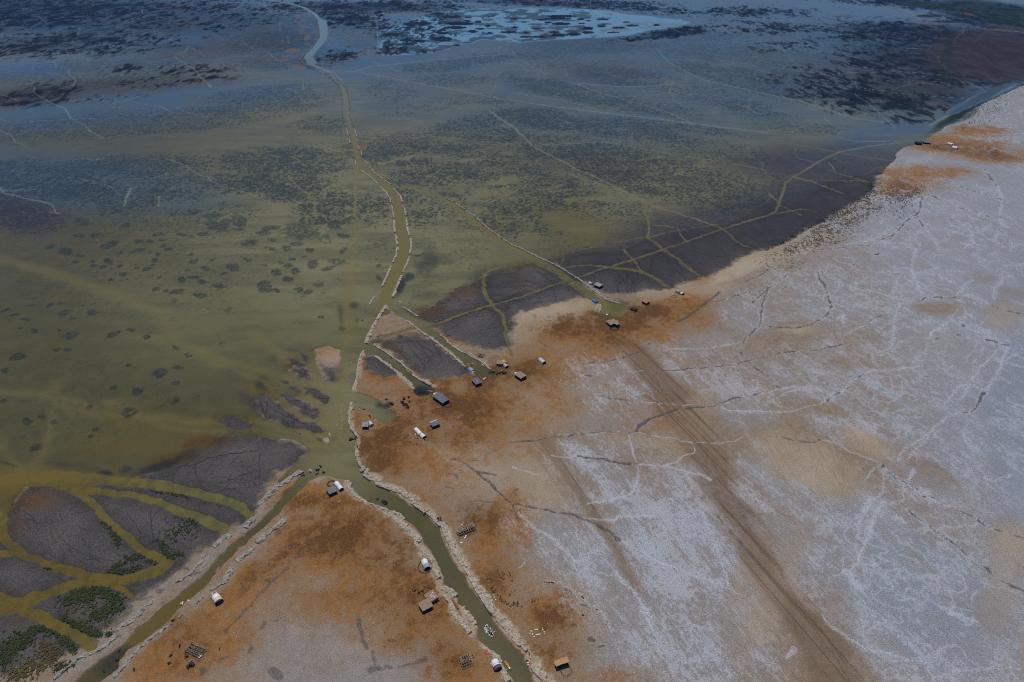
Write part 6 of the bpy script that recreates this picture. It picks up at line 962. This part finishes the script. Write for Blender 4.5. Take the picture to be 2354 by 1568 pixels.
T = [("12: 738,1322 790,1388", 4.0, 2.7, [(1, white)], 'clean white barrel tent on the point where the canals split', None, True),
 ("13: 1545,470 1578,548", 4.6, 2.9, [(.6, white), (.4, silver)], 'white barrel tent with silver blue front inside a brushwood ring', None, True),
 ("13: 2190,1388 2226,1470", 5.0, 3.0, [(.68, white), (.32, purple)], 'white barrel tent with purple front beside the yellow canoe', None, True),
 ("03: 1983,795 2026,862", 5.2, 2.9, [(.5, white), (.14, mat('peach_cloth', (.62, .42, .25), .8)), (.2, mat('cream_cloth', (.58, .54, .42), .8)), (.16, navy)], 'white barrel tent with orange and cream bands near the left canal', None, True),
 ("12: 1468,828 1516,880", 4.0, 2.6, [(1, white)], 'longer white barrel tent of the pair ringed with clutter', None, True), ("12: 1520,882 1550,910", 4.4, 2.8, [(1, white)], 'shorter white barrel tent with dark open mouth, joined to a longer one', None, True),
 ("12: 1632,518 1668,505", 3.4, 2.4, [(1, white)], 'small white barrel tent across the end of the long dark hut', None, True), ("12: 1044,766 1066,797", 3.8, 2.5, [(1, mat('grey_white_sheet', (.42, .45, .50), .7, .3, 1.3))], 'grey white barrel tent next to a flat grey hut by the main canal', navy, False),
 ("12: 1960,254 1994,280", 4.6, 2.5, [(1, silver)], 'blue silver tent on the canal bank behind two moored canoes', None, False), ("12: 2284,238 2308,258", 4.0, 2.5, [(1, paleblue)], 'pale blue barrel tent with dark mouth beside the yellow patched shelter', None, True),
 ("22: 254,186 296,222", 4.8, 2.8, [(1, mat('mottled_white_sheet', (.38, .43, .50), .65, .45, 1.0))], 'lone white and blue barrel tent east of the inlets', navy, True), ("22: 32,316 48,332", 3.6, 2.5, [(1, white)], 'white barrel tent butting against a thatched hut', None, True),
 ("21: 708,1050 736,1060", 4.0, 2.6, [(.6, white), (.4, silver)], 'white and blue tent on the bank of the long east canal', None, False), ("21: 744,1196 778,1216", 5.0, 2.9, [(1, blue)], 'bright blue tarpaulin tent at the edge of the inlet', blue, False),
 ("21: 1510,1124 1568,1154", 4.2, 2.6, [(.4, silver), (.35, brownt), (.25, white)], 'silver brown and white banded barrel tent on the pale shore', None, True), ("21: 1096,1284 1140,1302", 4.4, 2.3, [(1, black)], 'low black barrel tent inside a pen east of the inlet', None, True),
 ("30: 1650,1332 1692,1343", 5.0, 2.8, [(1, white)], 'farther white tent of the pair on the distant brown camp', None, False), ("30: 1688,1366 1736,1378", 7.0, 3.4, [(1, white)], 'larger nearer white tent of the pair on the distant brown camp', None, True)]
for a in T: tent(a[0], a[1], a[2], a[3], a[4], a[5], a[6])
H = [("12: 668,1417 736,1386", 6.5, 2.6, grey, black, 'grey sheet roofed hut beside the white tent on the canal point', {}), ("13: 1640,845 1592,782", 6.5, 2.8, reed, reed, 'thatched hut with white streaked roof joined to a second at an angle', dict(streak=white, front=False)),
 ("13: 1606,866 1518,915", 6.5, 2.6, reed, black, 'plain thatched hut running out from the white streaked one', {}), ("12: 1655,522 1748,590", 7.5, 3.0, dark, black, 'long dark patched hut by the blackened inlet', {}),
 ("12: 1678,778 1614,802", 5.5, 2.6, dark, black, 'small dark blue roofed hut with a cream edge and a round pen', dict(lip=mat('cream_edge', (.5, .47, .36), .8))), ("12: 984,800 1036,797", 6.0, 2.6, green_, black, 'flat grey hut beside a grey white tent by the main canal', {}),
 ("12: 2012,378 2050,424", 6.0, 2.8, dark, black, 'dark tarpaulin hut with open front south of the third inlet', dict(lip=None)), ("22: 50,328 106,366", 7.0, 3.0, reed, black, 'thatched hut with dark open front behind a white tent', {}),
 ("21: 766,1060 818,1080", 7.0, 2.8, green_, black, 'dark hut with pale stained roof by the east canal', dict(front=False)), ("21: 1205,1218 1246,1240", 6.0, 2.4, brownt, black, 'rusty brown roofed hut in a small pen at the camp edge', {}),
 ("21: 880,1412 922,1446", 5.0, 2.8, reed, blue, 'left thatched hut of the complex with blue tarpaulin walls', {}), ("21: 918,1404 974,1448", 4.2, 3.0, reed, black, 'right thatched hut of the complex behind the blue walled one', {}),
 ("30: 1352,1332 1412,1334", 9.0, 3.4, black, black, 'black hut at the waterside of the distant camp', {}), ("30: 1424,1324 1486,1328", 9.0, 3.4, dark, black, 'blue grey hut beside the black one at the distant camp', {}),
 ("23: 445,1400 462,1440", 8.0, 3.2, mat('tan_thatch', (.36, .21, .10), .95, .3, 2., .1, 0, (.46, .29, .15), (3., .4, 1)), dark_fill, 'tan roofed hut with gaping black front and a long pole yard', dict(name='hut')), ("12: 2232,240 2244,212", 5.0, 2.4, reed, reed, 'thatched wall shelter west of the yellow patched one', {}),
 ("12: 2262,210 2285,228", 5.0, 2.2, mat('patched_yellow', (.30, .2, .1), .9, .5, 1.2, .1, 0, (.6, .45, .08)), black, 'patched shelter with a yellow sheet on its roof', {})]
for a in H: hut(a[0], a[1], a[2], a[3], a[4], a[5], **a[6])
RU = [("13: 1855,228 2012,165", 6.0, 2.6, 8, 'long ragged reed shelter with broken roof right of the lower canal', 1.6), ("13: 1885,1415 1975,1378", 6.5, 2.4, 6, 'half collapsed reed frame near the red rug', .8), ("03: 1770,1345 1842,1255", 11., 3.0, 7, 'large skeletal reed house frame beside the black herd at lower left', .25),
 ("13: 1668,98 1708,88", 4., 2.0, 3, 'small grey reed lean-to perched on the right canal bank', .5), ("12: 2040,146 2094,156", 5., 1.6, 4, 'low heap of poles and scraps north of the third inlet', .3)]
for a in RU: ruin(*a)
ring("12: 695,1328", 34, 28, 'dark brushwood crescent pen behind the tent on the canal point', None, 1.3, 1.4, (300, 360)); ring("13: 1556,522", 64, 62, 'brushwood ring around the white and silver tent', None, .9, .9); ring("13: 1574,748", 34, 32, 'square pen behind the streaked thatched hut', None, .3, 1.5, rect=1, ang=-.4)
ring("12: 1764,606", 34, 22, 'round pen at the end of the long dark hut', None, .5); ring("12: 1602,818", 28, 20, 'round pen by the cream edged hut', None, .4, 1.2); ring("12: 655,1442", 32, 22, 'tangled pen at the west end of the grey hut', None, .5); ring("21: 1228,1246", 34, 14, 'small pen in front of the rusty brown hut', None, .3)
ring("21: 1120,1298", 34, 20, 'oval pen around the low black tent', None, .3); ring("03: 2006,815", 68, 52, 'loose ring of poles around the orange banded tent', pole, .15, .9); ring("21: 1538,1142", 46, 17, 'faint pen around the banded barrel tent', None, .2, .9); ring("21: 1490,1172", 24, 10, 'left of two empty stone rings on the pale shore', None, .1, .4); ring("21: 1592,1192", 22, 9, 'right of two empty stone rings on the pale shore', None, .1, .4)
ring("23: 492,1475", 46, 52, 'long rectangular pole yard of the tan roofed hut', None, .25, 1.5, rect=1, ang=.45); ring("21: 940,1470", 40, 14, 'pen of dark brush below the two thatched huts', None, .8, 1.2)
t = thing('block_pen', 'rectangle of white building blocks right of the lower canal', 'block wall', W(at("23: 240,1125")))
for i, (x, y, a, l_) in enumerate([(-1.2, 2.1, .25, 3.2), (3.4, 2.0, -1.0, 1.8), (-.2, -1.9, .25, 4.2), (-5., .8, .1, 1.6), (-4.2, -1.6, -.9, 1.4), (4.6, .3, -.3, 1.2), (-3.2, -3.6, .5, 1.2), (-6., -1.0, .9, .9), (4.9, -.9, .2, .8)]): MB().box((x * .85, y * .85, .2), (l_ * .75, .6, .4), a).build('block', mat('white_block', (.55, .54, .48), .9, .15, 2.), t)
C_ = [("13: 2274,1362 2345,1466", 1.5, wood, 'canoe loaded with bright yellow bundles moored by the purple fronted tent', dict(cargo=(yellowc, 7, -.55, .35), patches=[(white, .45, .7), (redc, -.75, -.62)])), ("13: 1813,850 1866,911", 1.3, redw, 'red canoe hauled up on the lower canal bank', {}), ("12: 955,600 950,645", 1.5, redw, 'red and blue canoe at the mouth of the lowest inlet', dict(patches=[(blue, -.8, -.4), (white, .3, .45), (blue, .5, .6)])),
 ("12: 1560,458 1640,469", 1.5, pinkw, 'faded pink canoe in the blackened inlet', {}), ("12: 1212,603 1282,607", 1.4, wood, 'brown canoe beside the dark pool of the lowest inlet', {}), ("12: 358,828 409,854", 1.3, dgrey, 'dark half sunken canoe near the mud island', dict(z=-.28, inner=mat('bilge_water', (.10, .09, .03), .3))), ("12: 394,1334 460,1332", 1.8, dgrey, 'dull green sunken canoe under the left canal bank', dict(z=-.25)),
 ("12: 1944,202 1960,246", 1.6, wood, 'left of two canoes fanned out before the blue silver tent', dict(cargo=(orange, 3, -.5, .2))), ("12: 1990,200 1970,246", 1.6, navy, 'dark blue canoe, right of the two before the blue silver tent', dict(inner=palew, cargo=(navy, 3, -.2, .5))), ("12: 2064,208 2108,248", 1.5, redw, 'red and white canoe moored along the third inlet bank', dict(inner=palew, cargo=(orange, 3, -.1, .5), patches=[(white, -.3, .0)])),
 ("21: 247,886 273,889", 2.2, wood, 'short brown boat afloat on the long east canal', {}), ("21: 530,1038 580,1041", 1.6, palew, 'pale canoe at the channel mouth by the east canal', {}), ("21: 872,1306 872,1343", 1.8, wood, 'canoe with white sacks nosed onto the blue tent inlet shore', dict(patches=[(white, -.2, .5), (redc, -.6, -.35)])),
 ("03: 2027,506 1978,580", 1.3, palew, 'pale wooden canoe moored halfway down the left canal', dict(inner=wood)), ("12: 756,1504 782,1485", 1.1, white, 'small white boat lying on brown ground south of the canal point', {}), ("12: 1440,868 1492,916", 1.7, wood, 'brown canoe lying beside the paired white tents', {})]
for s_, w_, hm_, lab, kw in C_:
    cz = kw.pop('z', 0.0)
    mid = S(s_); g0 = gz((mid[0][0] + mid[1][0]) / 2, (mid[0][1] + mid[1][1]) / 2)
    canoe(s_, w_, hm_, lab, z=cz if g0 < .05 else g0 + .12, **kw)
heap("03: 1705,865", 3.2, 7, [orange, white, redc, mat('pink_cloth', (.6, .35, .28), .8)], 'orange and white household heap on the left canal bank', group='household heaps'); heap("12: 736,1376", 2.2, 6, [mat('pink_cloth', (.6, .35, .28), .8), white], 'pink heap of bedding between the white tent and grey hut', group='household heaps'); heap("13: 1976,1356", 2.0, 5, [white, orange, navy], 'white and orange heap at the end of the collapsed frame', group='household heaps')
heap("23: 155,1392", 2.4, 8, [white, redc, black, orange], 'dumped rubbish with red and white scraps at the canal edge', 'rubbish_heap', 'rubbish', None, .5); heap("12: 1482,862", 2.6, 7, [navy, redc, white, dpole], 'colourful belongings piled against the longer white tent', group='household heaps'); heap("12: 1540,918", 2.0, 6, [orange, black, white], 'clutter in front of the shorter white tent', group='household heaps'); heap("03: 1980,768", 1.8, 5, [orange, yellowc, white], 'orange bundles behind the banded tent', group='household heaps')
heap("13: 2175,815", 3.2, 4, [white, paleblue], 'pale litter strewn over the right canal bank', 'rubbish_heap', 'rubbish', None, .1); heap("21: 968,1406", 2.6, 7, [white, mat('grey_white_sheet', (.42, .45, .5)), dpole], 'white sheeting heaped behind the thatched hut complex', group='household heaps'); heap("21: 985,1474", 1.8, 5, [mat('cyan_tarp', (.02, .28, .5), .6)], 'cyan tarpaulin scrap below the thatched hut complex', 'tarp_scrap', 'tarpaulin', None, .1); heap("21: 790,1242", 1.0, 3, [orange], 'orange scrap on the grey bank by the blue tent', 'cloth_scrap', 'cloth', None, .2)
heap("12: 2030,143", 1.2, 3, [orange, brownt], 'small orange heap on the third inlet bank', 'cloth_scrap', 'cloth', None, .3); heap("13: 2232,1430", 1.6, 4, [navy, white, redc], 'goods stacked right of the purple fronted tent', group='household heaps'); heap("13: 2166,1420", 1.5, 4, [orange, white, brownt], 'orange boxes left of the purple fronted tent', group='household heaps')
u_, v_ = at("13: 2130,1308"); rg = thing('rug', 'red rug spread on the bank above the purple fronted tent', 'rug', W((u_, v_)), .5); MB().box((0, 0, .12), (3.4, 2.6, .06)).build('rug_cloth', redc, rg); MB().box((0, 0, .17), (1.2, .9, .04)).build('rug_centre', pinkw, rg)
sp = thing('solar_panel', 'solar panel standing by the paired white tents', 'solar panel', W(at("12: 1562,884")), .4); MB().box((0, 0, .9), (2.2, 1.3, .06), 0, .3).build('panel', mat('panel_glass', (.12, .17, .22), .25, .1, 1., .5), sp); MB().rod((0, 0, 0), (0, 0, .9), .05).build('mast', pole, sp)
for s_, l_, w_, lab in [("13: 1925,246", 2.6, .8, 'white sheet lying below the long reed shelter'), ("13: 1888,300", 1.5, .8, 'white sheet fallen farther down from the long reed shelter'), ("13: 1893,137", 1.4, .5, 'white strip lying above the long reed shelter'), ("12: 2098,358", 3.6, .7, 'white beam lying beside the third inlet'), ("12: 1092,742", 2.2, .5, 'pale plank near the grey hut by the main canal'), ("12: 1855,722", 1.8, .6, 'bleached plank on the open brown ground'), ("03: 1845,1348", 2.4, 1.0, 'pale sheet at the foot of the skeletal house frame')]:
    o_ = MB().box((0, 0, .1), (l_, w_, .16)).add([(l_ * .5, -w_ * .5, .1), (l_ * .62, 0, .1), (l_ * .5, w_ * .5, .1)], [(0, 1, 2)]).build('plastic_sheet' if 'sheet' in lab else 'plank', white if 'sheet' in lab or 'white' in lab else palew); o_.location = W(at(s_)); o_.rotation_euler.z = rr.uniform(.3, 1.1); tag(o_, lab, 'sheet' if 'sheet' in lab else 'plank')

# ---- water buffalo
def buffalo(headz, lying=False):
    V_ = [((-.95, 0, 1.12), .26), ((-.55, 0, 1.10), .40), ((0, 0, 1.08), .46), ((.5, 0, 1.12), .43), ((.85, 0, 1.15), .30), ((1.12, 0, 1.12 + headz * .5), .21), ((1.36, 0, 1.05 + headz), .17), ((1.62, 0, .90 + headz), .11)]
    E_ = [(i, i + 1) for i in range(7)]
    def leg(root, x, y, back):
        b = len(V_); V_.extend([((x, y, .72), .16), ((x + (-.08 if back else .02), y, .40), .095), ((x, y, .12), .08), ((x + .05, y, .02), .085)]); E_.extend([(root, b), (b, b + 1), (b + 1, b + 2), (b + 2, b + 3)])
    for y in (-.24, .24): leg(1, -.68, y, True); leg(3, .58, y, False)
    for y in (-.2, .2): b = len(V_); V_.extend([((1.27, y * 1.1, 1.2 + headz), .06), ((1.12, y * 2.0, 1.24 + headz), .045), ((.98, y * 2.1, 1.34 + headz), .025)]); E_.extend([(6, b), (b, b + 1), (b + 1, b + 2)])
    b = len(V_); V_.extend([((-1.16, 0, .98), .05), ((-1.22, 0, .6), .035)]); E_.extend([(0, b), (b, b + 1)])
    me = bpy.data.meshes.new('b'); me.from_pydata([v[0] for v in V_], E_, []); o = bpy.data.objects.new('b', me); COL.objects.link(o)
    md = o.modifiers.new('s', 'SKIN'); sv_ = me.skin_vertices[0].data
    for i, v in enumerate(V_): sv_[i].radius = (v[1] * (.82 if i < 5 else 1), v[1] * (1.1 if i < 5 else 1))
    sv_[0].use_root = True; o.modifiers.new('d', 'SUBSURF').levels = 1
    dg = bpy.context.evaluated_depsgraph_get(); m2 = bpy.data.meshes.new_from_object(o.evaluated_get(dg)); bpy.data.objects.remove(o); m2.materials.clear(); m2.materials.append(hide); m2.polygons.foreach_set('use_smooth', [True] * len(m2.polygons)); m2.name = 'buffalo'
    return m2
bufs = [buffalo(.05), buffalo(-.45), buffalo(-.1)]
def cow(u, v, label, group, water=False, sc_=1.0, rz=None):
    o = bpy.data.objects.new('water_buffalo', rr.choice(bufs)); COL.objects.link(o); x, y = to_world(u, v); z = gz(u, v)
    o.location = (x, y, -.62 if (water or z < .05) else z - .02); o.rotation_euler.z = rr.uniform(0, 6.28) if rz is None else rz; o.scale = (sc_,) * 3; tag(o, label, 'buffalo', group)
HERD = [([("12: 1362,548", 4), ("12: 1344,580", 5), ("12: 1362,604", 4), ("12: 1386,600", 4), ("12: 1392,622", 7), ("12: 1407,536", 2), ("12: 1406,571", 2)], 9, 'black buffalo in the herd standing on olive ground between the inlets', 'herd between the inlets', 0),
 ([("12: 2272,308", 12), ("12: 2290,306", 3), ("12: 2236,314", 3), ("12: 2208,316", 2)], 12, 'black buffalo in the herd on land beside the third inlet', 'herd beside the third inlet', 0), ([("12: 2165,290", 7), ("12: 2188,288", 4), ("12: 2145,292", 2)], 7, 'black buffalo wading at the end of the third inlet', 'herd wading in the third inlet', 1),
 ([("12: 1510,472", 8), ("12: 1540,466", 8), ("12: 1570,478", 4)], 16, 'black buffalo bathing in the blackened inlet', 'herd bathing in the blackened inlet', 1), ([("12: 1240,572", 4), ("12: 1258,585", 3)], 10, 'black buffalo wading in the dark pool of the lowest inlet', 'herd in the dark pool', 1), ([("12: 874,903", 9), ("12: 908,900", 3), ("12: 865,918", 2)], 8, 'black buffalo swimming beside the main canal bank', 'herd swimming by the bank', 1),
 ([("12: 566,1188", 9), ("12: 594,1156", 2), ("12: 560,1224", 2), ("12: 627,1211", 2)], 8, 'black buffalo swimming in the middle of the canal junction', 'herd swimming at the junction', 1), ([("12: 1176,1478", 12), ("12: 1118,1458", 2), ("12: 1200,1498", 3)], 11, 'black buffalo swimming down the right lower canal', 'herd swimming down the right canal', 1),
 ([("03: 1772,1420", 12), ("03: 1738,1442", 3)], 15, 'black buffalo bunched below the skeletal house frame', 'herd below the house frame', 0), ([("03: 1088,1370", 4), ("03: 1116,1372", 1)], 8, 'black buffalo wading at the foot of the left canal', 'herd at the foot of the left canal', 1)]
for spots, sp_, lab, grp, wt in HERD:
    for s_, n_ in spots:
        u0, v0 = at(s_)
        for i in range(n_):
            a = rr.uniform(0, 6.28); q_ = sp_ / 4 * math.sqrt((i + .3) / n_) * (1.1 if n_ > 3 else .8); cow(u0 + q_ * math.cos(a), v0 + q_ * math.sin(a) * .8, lab, grp, wt)
for s_, lab in [("12: 1196,552", 'left of two buffalo above the dark pool'), ("12: 1206,553", 'right of two buffalo above the dark pool'), ("12: 1048,704", 'upper buffalo of two north of the grey hut'), ("12: 1053,716", 'lower buffalo of two north of the grey hut'), ("12: 992,631", 'lone buffalo by the red and blue canoe'), ("12: 428,1240", 'left buffalo of two swimming by the left bank tip'), ("12: 442,1240", 'right buffalo of two swimming by the left bank tip'), ("12: 1480,966", 'lone buffalo south of the paired white tents'),
 ("13: 1443,744", 'leftmost dark calf near the square pen'), ("13: 1463,743", 'second dark calf from left near the square pen'), ("13: 1501,761", 'third dark calf near the square pen'), ("13: 1528,748", 'calf nearest to the square pen'), ("03: 1660,1250", 'lone brown buffalo left of the skeletal frame'), ("03: 1577,1343", 'lone buffalo grazing farther left of the skeletal frame'), ("03: 1725,1352", 'buffalo standing against the skeletal frame'), ("03: 1563,1413", 'lone buffalo left of the bunched herd'),
 ("03: 1241,1470", 'buffalo by itself near the bottom left canal'), ("03: 1598,1018", 'lone animal on the left canal bank'), ("03: 2026,1277", 'small dark calf right of the skeletal frame'), ("03: 1095,1290", 'lone buffalo swimming up the left canal'), ("03: 955,1474", 'lone buffalo swimming at the bottom of the left canal'), ("21: 414,966", 'lone dark buffalo on the mud beside the east canal'), ("12: 1632,508", 'buffalo at the near shore of the blackened inlet')]:
    u0, v0 = at(s_); cow(u0, v0, lab, 'single buffalo about the camp', False, .75 if 'calf' in lab else .95)

# ---- small litter, floating rubbish, shrubs: nobody could count these
def scatter(name, label, cat, pts, m, size, hgt=.15, zoff=.06):
    mb = MB()
    for (u, v) in pts:
        x, y = to_world(u, v); s1 = size * rr.uniform(.5, 1.3); mb.box((x, y, max(gz(u, v), 0) + zoff), (s1 * 1.4, s1, hgt), rr.uniform(0, 3))
    o = mb.build(name, m); o['kind'] = 'stuff'; o['label'] = label; o['category'] = cat; return o
pts = []
for k in range(150): f = rr.random() ** .8; a = at("13: 2110,1050"); b = at("13: 2170,1145"); pts.append((a[0] + (b[0] - a[0]) * f + rr.gauss(0, 1.6 + 2.2 * math.sin(f * 3.1)), a[1] + (b[1] - a[1]) * f + rr.gauss(0, 1.2)))
scatter('floating_litter', 'patch of floating white litter in the right lower canal', 'litter', pts, white, .5)
pts = [(at("12: 870,100")[0] - 30 * (k / 130) + rr.gauss(0, 5), at("12: 870,100")[1] + (k / 130) * 230 + rr.gauss(0, 4)) for k in range(130)]
scatter('canal_flecks', 'pale flecks drifting in a line down the main canal', 'foam flecks', pts, mat('fleck', (.5, .5, .3), .6), .3)  # small pale boxes strung along the main canal
pts = []
for k in range(420):
    z = rr.choice([("12: 1500,750", 150, 60), ("13: 1000,600", 170, 120), ("12: 2100,430", 120, 50), ("21: 1000,1450", 110, 30), ("23: 300,1100", 70, 110), ("13: 700,1200", 150, 90), ("03: 2000,1000", 90, 70), ("12: 1900,120", 60, 50)]); a = at(z[0]); pts.append((a[0] + rr.gauss(0, z[1] * .6), a[1] + rr.gauss(0, z[2] * .6)))
scatter('ground_litter', 'scraps of pale litter scattered over the trodden ground', 'litter', [p for p in pts if gz(*p) > .1], palew, .28)
def leafm(name, c1, c2): return mat(name, c1, .9, .35, 1.5, .15, 0, c2)
def shrubs(name, label, arcs, m, hsz=1.0):
    mb = MB()
    for s_, wd_, n_ in arcs:
        P = S(s_)
        for k in range(n_):
            i = rr.randrange(len(P) - 1); f = rr.random(); u = P[i][0] + (P[i + 1][0] - P[i][0]) * f + rr.gauss(0, wd_ / 4 * .5); v = P[i][1] + (P[i + 1][1] - P[i][1]) * f + rr.gauss(0, wd_ / 4 * .42)
            g_ = gz(u, v)
            if g_ < .02: continue
            x, y = to_world(u, v); R_ = hsz * rr.choice([.4, .5, .6, .8, 1.1]); nb = 8
            for b in range(nb):
                a = rr.uniform(0, 6.28); q_ = R_ * rr.uniform(.1, .8); cx_, cy_, cz_ = x + q_ * math.cos(a), y + q_ * math.sin(a), g_ + R_ * rr.uniform(.15, .75); t1 = rr.uniform(0, 6.28); e = R_ * .38
                mb.add([(cx_ + e * math.cos(t1), cy_ + e * math.sin(t1), cz_ + e * rr.uniform(-.3, .6)), (cx_ + e * math.cos(t1 + 2.1), cy_ + e * math.sin(t1 + 2.1), cz_ + e * rr.uniform(-.3, .6)), (cx_ + e * math.cos(t1 + 4.2), cy_ + e * math.sin(t1 + 4.2), cz_ + e * rr.uniform(-.3, .6)), (cx_, cy_, g_)], [(0, 1, 2), (0, 1, 3)])
    o = mb.build(name, m); o['kind'] = 'stuff'; o['label'] = label; o['category'] = 'shrubs'; return o
gm = leafm('green_leaves', (.022, .032, .010), (.065, .085, .028)); bmx = leafm('brown_green_leaves', (.055, .050, .018), (.13, .11, .045))
shrubs('low_shrubs', 'green low shrubs on the dark mud flats at lower left', [("03: 600,830 700,770 820,730 950,740 1050,790 1100,850", 70, 620), ("03: 640,810 760,790 860,800", 60, 220), ("03: 850,980 950,930 1080,890", 66, 330), ("03: 560,970 650,1020 760,1070 860,1120 930,1130", 44, 300), ("03: 980,1160 1030,1130", 30, 40), ("03: 0,1400 60,1270 160,1210 280,1170", 110, 700), ("03: 280,1100 380,1080 460,1080 560,1140", 50, 260), ("03: 560,1150 620,1210 690,1300", 44, 160), ("03: 940,90 1040,170 1090,260", 44, 150), ("03: 1060,290 1090,320", 30, 30), ("03: 1000,570 1080,500 1200,440 1320,410 1430,480", 40, 260), ("03: 1100,550 1200,555 1280,530", 50, 150), ("03: 1480,290 1520,370 1570,430", 44, 150), ("03: 1560,230 1700,150 1850,90", 110, 220), ("03: 1620,400 1680,390", 40, 40), ("02: 1400,1385 1550,1400 1740,1445", 16, 90), ("03: 400,515 470,535", 12, 20), ("03: 530,1460 660,1430", 50, 110)], gm, 1.1)
shrubs('dry_shrubs', 'brownish low shrubs in the bottom left corner', [("03: 100,1540 250,1470 400,1400 520,1280", 130, 620), ("03: 400,1250 520,1300", 90, 200), ("03: 600,900 760,860 850,900", 90, 160), ("03: 740,1000 800,1040", 50, 60), ("03: 960,1040 1020,1000", 40, 30)], bmx, 1.0)
shrubs('canal_shrubs', 'small green tufts right of the lower canal', [("13: 2160,720 2210,780 2260,830 2340,890", 22, 60), ("13: 2040,620 2200,660", 26, 14), ("13: 2250,560 2300,640", 60, 30), ("13: 2230,740 2354,760", 50, 26), ("23: 300,665 380,668", 4, 16), ("23: 170,830 235,820", 22, 16), ("23: 10,860 60,880", 36, 26), ("23: 635,798 655,812", 6, 8), ("23: 770,914 776,916", 4, 3), ("23: 650,968 656,970", 3, 3)], gm, .7)
shrubs('shore_shrubs', 'dense dark shrubs along the far right shoreline', [("31: 0,725 200,630 400,520 600,415", 30, 260), ("31: 600,415 850,275 960,200", 60, 300), ("31: 930,120 960,170", 40, 120), ("30: 1650,1140 1800,1060 1950,990 2150,880 2354,780", 60, 500)], leafm('shore_leaves', (.035, .05, .02), (.08, .095, .04)), 1.2)
shrubs('dune_shrubs', 'brown and green tussocks on the pale shore slope', [("31: 420,640 600,540 800,440 1000,330", 120, 900), ("31: 1050,200 1250,260 1400,190", 70, 420), ("31: 150,770 300,700 500,650", 60, 420), ("31: 560,470 800,370", 30, 200), ("31: 1100,400 1300,300", 120, 300), ("30: 1800,1160 2000,1060 2200,960", 90, 420)], leafm('tussock', (.10, .07, .035), (.16, .12, .06)), .9)
print('objects', len(bpy.data.objects))
